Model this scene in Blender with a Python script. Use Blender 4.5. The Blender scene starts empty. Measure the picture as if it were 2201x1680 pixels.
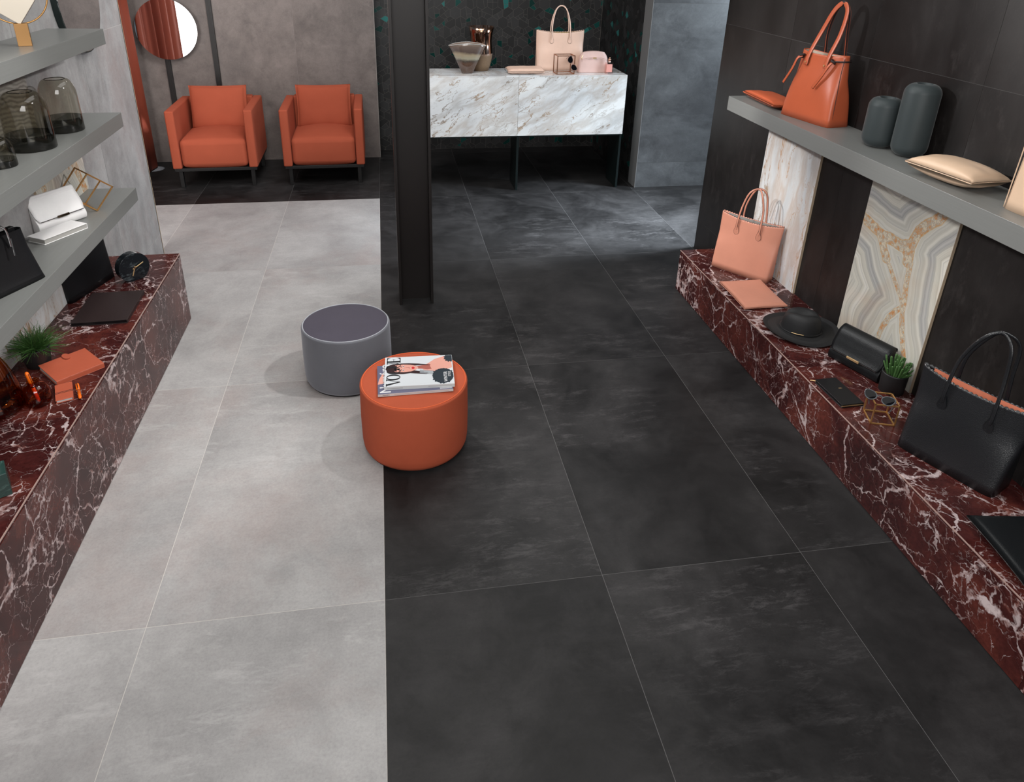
import bpy, bmesh, math, random
from mathutils import Vector, Matrix, Euler
random.seed(7)
C = bpy.context.scene.collection
SC = bpy.context.scene
PI = math.pi

# ------------------------------------------------------------------ camera
cx, cy, cz = 0.072626, -1.838905, 2.147458
yaw, pitch, roll, F, PX, PY = 0.165470, 0.418641, 0.023355, 1522.092, -29.224, -288.428
fwd = Vector((math.sin(yaw)*math.cos(pitch), math.cos(yaw)*math.cos(pitch), -math.sin(pitch)))
r0 = Vector((math.cos(yaw), -math.sin(yaw), 0)); u0 = r0.cross(fwd)
rt = r0*math.cos(roll) + u0*math.sin(roll); up = -r0*math.sin(roll) + u0*math.cos(roll)
cam = bpy.data.cameras.new('camera'); co = bpy.data.objects.new('camera', cam); C.objects.link(co)
co.matrix_world = Matrix(((rt.x, up.x, -fwd.x, cx), (rt.y, up.y, -fwd.y, cy), (rt.z, up.z, -fwd.z, cz), (0, 0, 0, 1)))
cam.sensor_fit = 'HORIZONTAL'; cam.sensor_width = 36; cam.lens = F/2201*36
cam.shift_x = -PX/2201; cam.shift_y = PY/2201; cam.clip_start = 0.05; cam.clip_end = 100
SC.camera = co

# ------------------------------------------------------------------ world, lights, exposure
W = bpy.data.worlds.new('world'); SC.world = W; W.use_nodes = True
bg = W.node_tree.nodes['Background']; bg.inputs[0].default_value = (0.80, 0.88, 1.0, 1); bg.inputs[1].default_value = 0.10
SC.view_settings.view_transform = 'Standard'; SC.view_settings.look = 'None'
SC.view_settings.exposure = 0.35; SC.view_settings.gamma = 1.0; SC.view_settings.use_curve_mapping = False

def light(name, kind, loc, aim, power, size=1.0, col=(1, 1, 1), sy=None, spot=None, blend=0.6):
    l = bpy.data.lights.new(name, kind); l.energy = power; l.color = col
    if kind == 'AREA':
        l.shape = 'RECTANGLE'; l.size = size; l.size_y = sy or size
    else:
        l.shadow_soft_size = size
    if kind == 'SPOT': l.spot_size = math.radians(spot or 60); l.spot_blend = blend
    o = bpy.data.objects.new(name, l); C.objects.link(o); o.location = loc
    o.rotation_euler = (Vector(aim)-Vector(loc)).to_track_quat('-Z', 'Y').to_euler()
    return o
light('front_fill', 'AREA', (0.1, -2.6, 2.5), (0.1, 1.6, 0.35), 75, 2.2, (1.0, 0.985, 0.965), 1.4)  # added fill behind the camera, brightens the fronts
light('ceiling_softbox', 'AREA', (0.4, 1.2, 3.6), (0.4, 1.2, 0), 62, 2.6, (1.0, 0.985, 0.94), 3.6)
light('right_display_lamp', 'SPOT', (-0.55, 2.7, 2.55), (2.35, 0.9, 0.8), 195, 0.05, (1, .96, .92), spot=75)
light('right_display_lamp_low', 'SPOT', (0.0, 1.7, 2.35), (2.4, 0.5, 0.6), 75, 0.05, (.97, .98, 1), spot=85)
light('left_display_lamp', 'SPOT', (1.3, 0.9, 2.75), (-1.5, 1.3, 0.9), 120, 0.05, (1, .98, .96), spot=70)
light('bench_left_lamp', 'SPOT', (-0.35, 0.9, 3.0), (-1.4, 0.8, 0.43), 60, 0.06, (1, .98, .96), spot=50)
light('counter_lamp', 'AREA', (0.7, 2.9, 2.9), (1.2, 4.5, 0.8), 17, 0.7, (.95, .98, 1))
light('chairs_lamp', 'AREA', (-0.6, 3.4, 3.0), (-1.0, 5.2, 0.5), 30, 0.9, (1, .96, .93))
light('passage_sheen_spot', 'SPOT', (4.2, 3.1, 2.4), (2.15, 3.35, 0.0), 3200, .6, (.80, .91, 1.0), spot=42, blend=.9)  # added spot, stands in for the window sheen on the passage floor
light('passage_window_light', 'AREA', (4.6, 3.2, 2.0), (2.9, 4.4, 1.5), 95, 1.0, (.78, .90, 1.0), 1.6)
light('fitting_room_lamp', 'AREA', (-2.4, 1.4, 2.4), (-2.6, 3.2, 0.8), 45, 0.9, (1, .97, .94))

# ------------------------------------------------------------------ node helpers
MATS = {}
class N:
    def __init__(s, name):
        s.m = bpy.data.materials.new(name); s.m.use_nodes = True; s.t = s.m.node_tree
        s.b = s.t.nodes['Principled BSDF']
    def n(s, ty, **kw):
        nd = s.t.nodes.new(ty)
        for k, v in kw.items(): setattr(nd, k, v)
        return nd
    def L(s, a, b): s.t.links.new(a, b)
    def put(s, sock, v):
        if hasattr(v, 'links') or hasattr(v, 'is_linked'): s.L(v, sock)
        else: sock.default_value = v
    def coord(s, scale=(1, 1, 1), rot=(0, 0, 0), rnd=True):
        tc = s.n('ShaderNodeTexCoord'); mp = s.n('ShaderNodeMapping')
        s.L(tc.outputs['Object'], mp.inputs[0]); mp.inputs['Scale'].default_value = scale; mp.inputs['Rotation'].default_value = rot
        if rnd:
            oi = s.n('ShaderNodeObjectInfo'); mu = s.n('ShaderNodeMath', operation='MULTIPLY'); s.L(oi.outputs['Random'], mu.inputs[0]); mu.inputs[1].default_value = 37.0
            cb = s.n('ShaderNodeCombineXYZ')
            for i in range(3): s.L(mu.outputs[0], cb.inputs[i])
            s.L(cb.outputs[0], mp.inputs['Location'])
        return mp.outputs[0]
    def noise(s, vec, scale, detail=6, rough=.6, dist=0, out='Fac'):
        nd = s.n('ShaderNodeTexNoise'); s.L(vec, nd.inputs['Vector'])
        nd.inputs['Scale'].default_value = scale; nd.inputs['Detail'].default_value = detail
        nd.inputs['Roughness'].default_value = rough; nd.inputs['Distortion'].default_value = dist
        return nd.outputs[out]
    def vor(s, vec, scale, feature='DISTANCE_TO_EDGE', out='Distance'):
        nd = s.n('ShaderNodeTexVoronoi', feature=feature); s.L(vec, nd.inputs['Vector']); nd.inputs['Scale'].default_value = scale
        return nd.outputs[out]
    def ramp(s, fac, stops):
        nd = s.n('ShaderNodeValToRGB'); s.L(fac, nd.inputs[0]); e = nd.color_ramp.elements
        while len(e) < len(stops): e.new(.5)
        for i, (p, c) in enumerate(stops):
            e[i].position = p; e[i].color = (c, c, c, 1) if isinstance(c, (int, float)) else (*c, 1)
        return nd.outputs[0]
    def math(s, op, a, b=0.0, c=None, clamp=False):
        nd = s.n('ShaderNodeMath', operation=op, use_clamp=clamp)
        s.put(nd.inputs[0], a); s.put(nd.inputs[1], b)
        if c is not None: s.put(nd.inputs[2], c)
        return nd.outputs[0]
    def mix(s, f, a, b, bt='MIX'):
        nd = s.n('ShaderNodeMix', data_type='RGBA', blend_type=bt)
        s.put(nd.inputs[0], f)
        for k, v in ((6, a), (7, b)):
            if isinstance(v, (tuple, list)): nd.inputs[k].default_value = (*v[:3], 1)
            else: s.L(v, nd.inputs[k])
        return nd.outputs[2]
    def warp(s, vec, scale, amt, detail=3):
        nz = s.noise(vec, scale, detail, out='Color')
        a = s.n('ShaderNodeVectorMath', operation='SUBTRACT'); s.L(nz, a.inputs[0]); a.inputs[1].default_value = (.5, .5, .5)
        b = s.n('ShaderNodeVectorMath', operation='SCALE'); s.L(a.outputs[0], b.inputs[0]); b.inputs['Scale'].default_value = amt
        c = s.n('ShaderNodeVectorMath', operation='ADD'); s.L(vec, c.inputs[0]); s.L(b.outputs[0], c.inputs[1])
        return c.outputs[0]
    def bump(s, h, strength=.2, dist=.002):
        nd = s.n('ShaderNodeBump'); s.L(h, nd.inputs['Height']); nd.inputs['Strength'].default_value = strength; nd.inputs['Distance'].default_value = dist
        s.L(nd.outputs[0], s.b.inputs['Normal'])
    def set(s, **kw):
        for k, v in kw.items():
            sk = s.b.inputs[k.replace('_', ' ')]
            if isinstance(v, tuple) and len(v) == 3: sk.default_value = (*v, 1)
            else: s.put(sk, v)
        return s.m

def srgb(r, g, b):
    f = lambda c: (c/255/12.92) if c/255 <= .04045 else ((c/255+.055)/1.055)**2.4
    return (f(r), f(g), f(b))

def concrete(name, mid, lo, hi, stain, rough=.45, stainf=.35, streak=(.9, .9, 1), spec=.5, scuff=1.25, blo=1.0, fs=(1.6, 7, 3)):
    k = N(name); v = k.coord(streak)
    w = k.warp(v, 1.2, .5)
    a = k.noise(w, 1.9, 10, .66, .4)
    f = k.noise(k.coord(fs), 3.5, 9, .72)
    c = k.mix(k.ramp(a, [(.38, 0), (.62, 1)]), lo, hi)
    c = k.mix(k.ramp(f, [(.38, .0), (.68, .6)]), c, mid)
    blot = k.noise(k.warp(v, 6, .12), 6.5, 9, .74)
    c = k.mix(1.0, c, k.ramp(blot, [(.30, 1-.26*blo), (.50, 1.0), (.70, 1+.16*blo)]), 'MULTIPLY')
    st = k.noise(k.warp(v, 2.5, .35), 1.1, 8, .72)
    c = k.mix(k.math('MULTIPLY', k.ramp(st, [(.50, 0), (.68, 1)]), stainf), c, stain)
    fine = k.noise(v, 120, 4, .7)
    c = k.mix(1.0, c, k.ramp(fine, [(.25, .86), (.5, 1.0), (.75, 1.10)]), 'MULTIPLY')
    sc_ = k.noise(k.warp(k.coord((1.5, 5, 2)), 3, .3), 2.6, 12, .82)
    m_ = k.ramp(k.noise(v, 1.3, 4, .5), [(.45, 0), (.60, 1)])
    c = k.mix(k.math('MULTIPLY', k.math('MULTIPLY', k.ramp(sc_, [(.52, 0), (.66, 1)]), m_), .55), c, tuple(min(1, x*scuff) for x in hi))
    k.bump(k.noise(v, 45, 7, .75), .12, .002)
    r = k.math('ADD', k.math('MULTIPLY', a, .2), rough-.1)
    return k.set(Base_Color=c, Roughness=r, Specular_IOR_Level=spec)

def plain(name, col, rough=.5, metal=0, bump=0, bscale=200, var=0, spec=.5, sheen=0, coat=0):
    k = N(name)
    c = col
    if var:
        v = k.coord(); c = k.mix(k.noise(v, 14, 5), tuple(x*(1-var) for x in col), tuple(min(1, x*(1+var)) for x in col))
    if bump: k.bump(k.noise(k.coord(), bscale, 4, .6), bump, .001)
    k.set(Roughness=rough, Metallic=metal, Specular_IOR_Level=spec, Sheen_Weight=sheen, Coat_Weight=coat)
    if sheen: k.b.inputs['Sheen Roughness'].default_value = .35
    k.set(Base_Color=c)
    return k.m

def leather(name, col, rough=.38, grain=350, strength=.35, spec=.5):
    k = N(name); v = k.coord()
    c = k.mix(k.noise(v, 9, 4), tuple(x*.88 for x in col), tuple(min(1, x*1.1) for x in col))
    k.bump(k.vor(v, grain, 'F1'), strength, .0006)
    return k.set(Base_Color=c, Roughness=rough, Specular_IOR_Level=spec)

def red_marble(name):
    k = N(name); v0 = k.coord(rnd=True)
    v = k.warp(v0, 3.0, .22, 5)
    base = k.ramp(k.noise(v, 3.4, 8, .62, .6), [(.25, (.016, .004, .005)), (.48, (.052, .012, .011)), (.66, (.105, .025, .018)), (.85, (.16, .040, .024))])
    fine = k.ramp(k.noise(v0, 60, 6, .7), [(.3, .65), (.7, 1.25)])
    base = k.mix(1.0, base, fine, 'MULTIPLY')
    mask = k.ramp(k.noise(v0, 2.4, 5, .6, .6), [(.47, 0), (.66, 1)])
    vw = k.warp(v, 14, .05, 6)
    def vein(scale, w, warpv, m0):
        d = k.vor(warpv, scale)
        wd = k.math('MULTIPLY', k.math('ADD', k.math('MULTIPLY', mask, 2.2), m0), w)
        nz = k.math('MULTIPLY', k.ramp(k.noise(v0, scale*1.7, 6, .7), [(.43, 0), (.58, 1)]), wd)
        t = k.math('SUBTRACT', 1.0, k.math('DIVIDE', d, k.math('ADD', nz, .0004)), clamp=True)
        return k.math('MULTIPLY', t, 1.8, clamp=True)
    a = vein(3.2, .020, vw, 1.0); b = vein(8.0, .034, vw, .28); c_ = vein(20, .07, vw, .04)
    tot = k.math('ADD', k.math('ADD', k.math('MULTIPLY', a, .75), k.math('MULTIPLY', b, .6)), k.math('MULTIPLY', c_, k.math('MULTIPLY', mask, .55)), clamp=True)
    thin = k.math('SUBTRACT', 1.0, k.math('MULTIPLY', k.math('ABSOLUTE', k.math('SUBTRACT', k.noise(vw, 5, 4, .5), .5)), 260.), clamp=True)
    tot = k.math('ADD', tot, k.math('MULTIPLY', thin, .40), clamp=True)
    vc = k.ramp(k.noise(v0, 22, 6, .7), [(.36, (.20, .075, .06)), (.54, (.60, .50, .50))])
    col = k.mix(k.math('MULTIPLY', tot, .92), base, vc)
    return k.set(Base_Color=col, Roughness=.14, Specular_IOR_Level=.24)

def white_marble(name, rot=(0, 0, 0), sc=(1, 1, 3.2), vcol=(.24, .19, .15), warp=.16, w0=.034, f=1.5):
    k = N(name); v0 = k.coord((1, 1, 1), rot)
    mp = k.n('ShaderNodeMapping'); k.L(k.warp(v0, 2.4, warp, 4), mp.inputs[0]); mp.inputs['Scale'].default_value = sc
    v = mp.outputs[0]
    base = k.ramp(k.noise(v, f*.8, 4, .5), [(.3, (.60, .62, .64)), (.7, (.78, .785, .78))])
    def ridge(scale, det, wd, seed):
        m2 = k.n('ShaderNodeMapping'); k.L(v, m2.inputs[0]); m2.inputs['Location'].default_value = (seed, seed*.7, seed*1.3)
        n1 = k.math('ABSOLUTE', k.math('SUBTRACT', k.noise(m2.outputs[0], scale, det, .58), .5))
        return k.math('SUBTRACT', 1.0, k.math('DIVIDE', n1, wd), clamp=True)
    wide = k.math('ADD', k.math('MULTIPLY', k.ramp(k.noise(v, f*1.3, 4, .6), [(.45, 0), (.68, 1)]), w0), .0045)
    t = ridge(f, 7, wide, 0)
    t2 = k.math('MULTIPLY', ridge(f*2.1, 6, .013, 5.3), k.ramp(k.noise(v0, 2.0, 3), [(.42, .1), (.6, 1)]))
    t3 = k.math('MULTIPLY', ridge(f*.8, 5, .09, 9.1), .42)
    tt = k.math('MAXIMUM', k.math('MAXIMUM', k.math('MULTIPLY', t, 1.3, clamp=True), k.math('MULTIPLY', t2, .8)), t3)
    vc = k.ramp(k.noise(v0, 2.6, 3), [(.4, vcol), (.62, (vcol[0]*1.45, vcol[1]*1.2, vcol[2]*.95))])
    return k.set(Base_Color=k.mix(k.math('MULTIPLY', tt, .95), base, vc), Roughness=.12)

def onyx(name, segs, fz=1.0):
    """agate-like onyx: pale bands run parallel to rusty cracks; segs = crack lines in the slab's own Y/Z coordinates"""
    k = N(name); tc = k.n('ShaderNodeTexCoord'); v0 = tc.outputs['Object']
    def dist(vec, norm):
        sx = k.n('ShaderNodeSeparateXYZ'); k.L(vec, sx.inputs[0]); Y, Z = sx.outputs[1], sx.outputs[2]; cur = None
        for (ay, az), (by, bz), wd in segs:
            dy, dz = by-ay, bz-az; L2 = dy*dy+dz*dz
            py = k.math('SUBTRACT', Y, ay); pz = k.math('SUBTRACT', Z, az)
            t = k.math('DIVIDE', k.math('ADD', k.math('MULTIPLY', py, dy), k.math('MULTIPLY', pz, dz)), L2, clamp=True)
            ey = k.math('SUBTRACT', py, k.math('MULTIPLY', t, dy)); ez = k.math('SUBTRACT', pz, k.math('MULTIPLY', t, dz))
            d = k.math('SQRT', k.math('ADD', k.math('MULTIPLY', ey, ey), k.math('MULTIPLY', ez, ez)))
            if norm: d = k.math('DIVIDE', d, wd)
            cur = d if cur is None else k.math('MINIMUM', cur, d)
        return cur
    dw = dist(k.warp(v0, 1.7, .16, 2), False)
    def n1(sc, det, off):
        nd = k.n('ShaderNodeTexNoise'); nd.noise_dimensions = '1D'; nd.inputs['Scale'].default_value = sc; nd.inputs['Detail'].default_value = det; nd.inputs['Roughness'].default_value = .7
        k.L(k.math('ADD', dw, off), nd.inputs['W']); return nd.outputs['Fac']
    c = k.ramp(n1(7*fz, 2, 3.1), [(.28, (.26, .26, .27)), (.42, (.46, .45, .41)), (.52, (.62, .59, .51)), (.62, (.76, .74, .69)), (.75, (.52, .50, .46))])
    c = k.mix(k.ramp(n1(38*fz, 4, 1.7), [(.40, 0), (.62, .45)]), c, (.80, .78, .72))
    c = k.mix(k.ramp(n1(60*fz, 2, 7.7), [(.58, 0), (.66, .35)]), c, (.30, .29, .27))
    c = k.mix(k.ramp(k.noise(v0, 3.0, 3), [(.52, 0), (.70, .35)]), c, (.52, .36, .24))
    cur = dist(k.warp(v0, 12, .030, 5), True)
    cr = k.ramp(cur, [(.0, 1), (.80, 1), (1.0, 0)]); rim = k.ramp(cur, [(.72, 0), (.90, 1), (1.0, 0)])
    oc = k.ramp(k.noise(v0, 42, 6, .75), [(.34, (.58, .22, .08)), (.44, (.62, .36, .18)), (.52, (.46, .44, .38)), (.60, (.78, .66, .48)), (.70, (.30, .30, .28))])
    c = k.mix(cr, c, oc); c = k.mix(k.math('MULTIPLY', rim, .7), c, (.62, .36, .12))
    return k.set(Base_Color=c, Roughness=.10)

def fabric(name, col, rough=.85, sheen=.4, var=.10):
    k = N(name); v = k.coord()
    c = k.mix(k.noise(v, 7, 6, .65, .3), tuple(x*(1-var) for x in col), tuple(min(1, x*(1+var)) for x in col))
    k.bump(k.noise(v, 260, 4, .7), .35, .0015)
    k.set(Roughness=rough, Sheen_Weight=sheen, Specular_IOR_Level=.15); k.b.inputs['Sheen Roughness'].default_value = .5
    k.b.inputs['Sheen Tint'].default_value = (*[min(1, x*1.8+.05) for x in col], 1)
    return k.set(Base_Color=c)

def glass(name, tint, refl=.9, dens=0.0, opac=0.0, body=(.1, .1, .1)):
    k = N(name); t = k.t
    tr = k.n('ShaderNodeBsdfTransparent'); tr.inputs[0].default_value = (*tint, 1)
    gl = k.n('ShaderNodeBsdfGlossy'); gl.inputs['Roughness'].default_value = .03; gl.inputs[0].default_value = (refl, refl, refl, 1)
    lw = k.n('ShaderNodeLayerWeight'); lw.inputs[0].default_value = .5
    fr_ = k.math('ADD', k.math('MULTIPLY', k.math('POWER', lw.outputs['Facing'], 4.0), .55), .045)
    m = k.n('ShaderNodeMixShader'); k.L(fr_, m.inputs[0])
    if opac:
        df = k.n('ShaderNodeBsdfDiffuse'); df.inputs[0].default_value = (*body, 1); m2 = k.n('ShaderNodeMixShader'); m2.inputs[0].default_value = opac
        k.L(tr.outputs[0], m2.inputs[1]); k.L(df.outputs[0], m2.inputs[2]); k.L(m2.outputs[0], m.inputs[1])
    else: k.L(tr.outputs[0], m.inputs[1])
    k.L(gl.outputs[0], m.inputs[2])
    k.L(m.outputs[0], t.nodes['Material Output'].inputs[0])
    return k.m

def shelf_mat(name, c=(.17, .174, .168)):
    k = N(name); v = k.coord((40, 2, 160), rnd=False)
    n_ = k.noise(v, 2.0, 4, .6)
    col = k.mix(n_, tuple(x*.88 for x in c), tuple(x*1.1 for x in c)); k.bump(n_, .12, .0008)
    return k.set(Base_Color=col, Roughness=.36, Specular_IOR_Level=.6)

LIGHT = concrete('light_stone', (.345, .333, .330), (.285, .276, .275), (.405, .394, .390), (.325, .255, .238), .55, .45, blo=.5)
DARK = concrete('dark_stone', (.0150, .0141, .0145), (.0055, .0051, .0053), (.031, .0295, .030), (.010, .0095, .0098), .48, .55, spec=.24, scuff=2.7, blo=1.4)
WALLD = concrete('dark_wall_stone', (.0125, .0105, .0100), (.0070, .0058, .0055), (.021, .0185, .018), (.011, .0082, .0076), .42, .4, (1, 1, .6), .35, 2.2, 1.2, (1.6, 2.6, 1.0))
WALLL = concrete('light_wall_stone', (.31, .30, .30), (.24, .235, .235), (.38, .375, .375), (.27, .20, .19), .5, .6, (1, 1.2, .7), fs=(1.6, 2.4, .8))
WALLB = concrete('taupe_wall_stone', (.155, .128, .118), (.115, .095, .088), (.20, .168, .155), (.10, .084, .08), .5, .45, (1, 1, 1))
WALLC = concrete('grey_wall_stone', (.060, .062, .065), (.040, .041, .044), (.095, .099, .104), (.05, .05, .052), .42, .4, (1, 1, 1.3))
GROUT_L = plain('pale_grout', (.56, .53, .50), .8); GROUT_D = plain('dark_grout', (.085, .082, .082), .8); GROUT_W = plain('wall_grout', (.05, .046, .045), .8)
RED = red_marble('red_marble'); WHITEM = white_marble('white_marble_diagonal', (0, .55, 0), (1.0, 1.2, 3.2), (.25, .215, .185), .14, .020, 2.2); WHITEV = white_marble('white_marble_vertical', (0, 0, 0), (3, 7.5, 1.7), (.36, .26, .18), .10, .035, 1.1)
SHELF = shelf_mat('grey_shelf_laminate')
TRIM = plain('pinkish_edge', (.36, .24, .21), .4); BEIGE = plain('tile_body_edge', (.44, .34, .24), .6)
ORANGE_F = fabric('rust_fabric', srgb(160, 78, 56), sheen=.15)
ORANGE_P = fabric('orange_velour', srgb(176, 84, 58), sheen=.15)
CURT = fabric('rust_velvet', srgb(135, 62, 44), .7, .3)
GREYV_S = fabric('velvet_lit_side', srgb(102, 103, 109), .5, .9, .12); GREYV_T = fabric('velvet_shaded_top', srgb(74, 70, 80), .8, .25, .12)  # same velvet twice: pile sheen painted as paler sides and a darker top
BLACKM = plain('black_steel', (.012, .011, .011), .4, .3); PILM = plain('brown_black_steel', (.012, .009, .0085), .45, .2, .1, 60, .15)
PLATE = plain('green_black_plate', (.004, .008, .008), .3)
BRASS = plain('brass', (.60, .33, .12), .38, .8); BRASSD = plain('brass_block', (.27, .145, .055), .36, .8); COPPER = plain('copper_bar', (.42, .19, .10), .32, 1); GOLD = plain('gold', (.80, .55, .28), .35, .75); CHROME = plain('chrome', (.7, .7, .72), .12, 1)
L_OR = leather('orange_leather', srgb(182, 88, 56), .36, 420, .2); L_PK = leather('salmon_leather', srgb(198, 134, 112), .42, 420, .15)
L_PW = leather('powder_pink_leather', srgb(216, 182, 163), .42, 420, .15); L_CO = leather('dusty_pink_leather', srgb(208, 176, 168), .45, 500, .25)
L_BE = leather('beige_leather', srgb(205, 176, 150), .34, 500, .2); L_WH = leather('white_leather', srgb(228, 226, 226), .42, 500, .15)
L_BK = leather('black_leather', (.004, .004, .005), .42, 300, .3, .35); L_GL = leather('glittery_black_leather', (.005, .006, .007), .40, 420, .6, .35)
L_BR = leather('dark_brown_leather', (.022, .013, .013), .42, 200, .3); L_NB = leather('terracotta_leather', srgb(172, 84, 60), .42, 60, .35)
EDGE = plain('dark_leather_edge', (.02, .012, .012), .5); LINING = plain('grey_lining', (.28, .26, .24), .8); LIN_OR = plain('peach_lining', srgb(215, 130, 100), .7)
STRAW = plain('black_straw', (.010, .010, .011), .6, 0, .9, 500)
POTM = plain('black_pot', (.012, .012, .013), .55); SOIL = plain('soil', (.02, .014, .01), .9)
LEAF = plain('leaf_green', (.045, .12, .025), .5, var=.4); LEAF2 = plain('succulent_green', (.06, .14, .04), .45, var=.3)
FROST = plain('frosted_teal_glass', (.036, .045, .047), .5, 0, .1, 300, .1, .3, .15); VIN = plain('neck_shade', (.008, .014, .014), .4)
SMOKE = glass('smoked_glass', (.74, .715, .65)); SMOKE_D = glass('dark_smoked_glass', (.27, .265, .24)); AMBER = glass('amber_glass', (.62, .26, .09)); LENS = plain('dark_lens', (.004, .004, .005), .06, spec=.12)


def dark_marble(name, base, vein, rot):
    k = N(name); v0 = k.coord((1, 1, 1), rot); v = k.warp(v0, 12, .05, 5)
    mp = k.n('ShaderNodeMapping'); k.L(v, mp.inputs[0]); mp.inputs['Scale'].default_value = (4, 4, 22)
    t = k.math('SUBTRACT', 1.0, k.math('MULTIPLY', k.math('ABSOLUTE', k.math('SUBTRACT', k.noise(mp.outputs[0], 1.6, 7, .65), .5)), 22.), clamp=True)
    c = k.mix(k.math('MULTIPLY', t, k.ramp(k.noise(v0, 16, 4), [(.50, 0), (.75, .6)])), k.mix(k.noise(v, 20, 5), base, tuple(x*2.2 for x in base)), vein)
    return k.set(Base_Color=c, Roughness=.25)
GREENM = dark_marble('green_marble', (.012, .030, .026), (.12, .22, .20), (0, .5, 0)); BLKM = dark_marble('black_marble', (.004, .0055, .007), (.20, .24, .26), (0, 0.15, 0))

# ------------------------------------------------------------------ object helpers
def tag(o, label=None, cat=None, group=None, kind=None):
    if label: o['label'] = label
    if cat: o['category'] = cat
    if group: o['group'] = group
    if kind: o['kind'] = kind
    return o
def root(name, label, cat, loc=(0, 0, 0), rz=0, group=None, rot=None):
    o = bpy.data.objects.new(name, None); C.objects.link(o); o.location = loc
    o.rotation_euler = rot if rot else (0, 0, rz); o.empty_display_size = .05
    return tag(o, label, cat, group)
def link(name, me, mat, parent=None, smooth=False, bev=0, sub=0, label=None, segs=2, angle=None):
    for m in (mat if isinstance(mat, (list, tuple)) else [mat]): me.materials.append(m)
    if smooth:
        for p in me.polygons: p.use_smooth = True
    o = bpy.data.objects.new(name, me); C.objects.link(o)
    if parent: o.parent = parent
    if bev:
        b = o.modifiers.new('bevel', 'BEVEL'); b.width = bev; b.segments = segs; b.limit_method = 'ANGLE'; b.angle_limit = math.radians(35)
        if smooth is None or segs > 1:
            for p in me.polygons: p.use_smooth = True
            w = o.modifiers.new('wn', 'WEIGHTED_NORMAL'); w.keep_sharp = False
    if sub:
        s = o.modifiers.new('sub', 'SUBSURF'); s.levels = sub; s.render_levels = sub
    if label: o['label'] = label
    return o
def mk(verts, faces):
    me = bpy.data.meshes.new('m'); me.from_pydata([tuple(v) for v in verts], [], faces); me.update(); return me
def boxes(*bs):
    V, Fc = [], []
    for (x0, x1, y0, y1, z0, z1) in bs:
        b = len(V); V += [(x0, y0, z0), (x1, y0, z0), (x1, y1, z0), (x0, y1, z0), (x0, y0, z1), (x1, y0, z1), (x1, y1, z1), (x0, y1, z1)]
        Fc += [tuple(b+i for i in f) for f in ((0, 3, 2, 1), (4, 5, 6, 7), (0, 1, 5, 4), (1, 2, 6, 5), (2, 3, 7, 6), (3, 0, 4, 7))]
    return mk(V, Fc)
def box(name, x0, x1, y0, y1, z0, z1, mat, parent=None, bev=0, **kw):
    """box with its origin at its own centre so that object-space textures vary"""
    mx, my, mz = (x0+x1)/2, (y0+y1)/2, (z0+z1)/2
    o = link(name, boxes((x0-mx, x1-mx, y0-my, y1-my, z0-mz, z1-mz)), mat, parent, bev=bev, **kw)
    o.location = (mx, my, mz)
    return o
def lathe(prof, n=64, sx=1, sy=1, cap0=True, cap1=True):
    V, Fc = [], []
    for (r, z) in prof:
        for i in range(n): a = 2*PI*i/n; V.append((r*math.cos(a)*sx, r*math.sin(a)*sy, z))
    for j in range(len(prof)-1):
        for i in range(n): Fc.append((j*n+i, j*n+(i+1) % n, (j+1)*n+(i+1) % n, (j+1)*n+i))
    if cap0: Fc.append(tuple(reversed(range(n))))
    if cap1: Fc.append(tuple((len(prof)-1)*n+i for i in range(n)))
    return mk(V, Fc)
def smooth_path(pts, n=8, closed=False):
    P = [Vector(p) for p in pts]; out = []; m = len(P)
    rng = range(m) if closed else range(m-1)
    for i in rng:
        g = lambda j: P[j % m] if closed else P[max(0, min(m-1, j))]
        a, b, c, d = g(i-1), g(i), g(i+1), g(i+2)
        for s in range(n):
            t = s/n; out.append(.5*((2*b)+(c-a)*t+(2*a-5*b+4*c-d)*t*t+(-a+3*b-3*c+d)*t**3))
    if not closed: out.append(P[-1])
    return out
def sweep(path, w, t, ref=Vector((0, 1, 0)), k=8, closed=False, widths=None):
    """elliptic section: w across (in the plane normal to ref), t along ref"""
    V, Fc = [], []; n = len(path)
    for i, p in enumerate(path):
        q = path[(i+1) % n] if (closed or i < n-1) else p; pr = path[i-1] if (closed or i > 0) else p
        T = (q-pr).normalized(); S = T.cross(ref)
        if S.length < 1e-4: S = T.cross(Vector((1, 0, 0)))
        S.normalize(); Nn = S.cross(T).normalized(); ww = w*(widths[i] if widths else 1)
        for j in range(k):
            a = 2*PI*j/k; V.append(p+S*(ww/2*math.cos(a))+Nn*(t/2*math.sin(a)))
    for i in range(n if closed else n-1):
        for j in range(k):
            Fc.append((i*k+j, i*k+(j+1) % k, ((i+1) % n)*k+(j+1) % k, ((i+1) % n)*k+j))
    if not closed: Fc += [tuple(reversed(range(k))), tuple((n-1)*k+j for j in range(k))]
    return mk(V, Fc)
def join_me(ms):
    bm = bmesh.new()
    for m in ms: bm.from_mesh(m)
    me = bpy.data.meshes.new('m'); bm.to_mesh(me); bm.free(); return me
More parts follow.
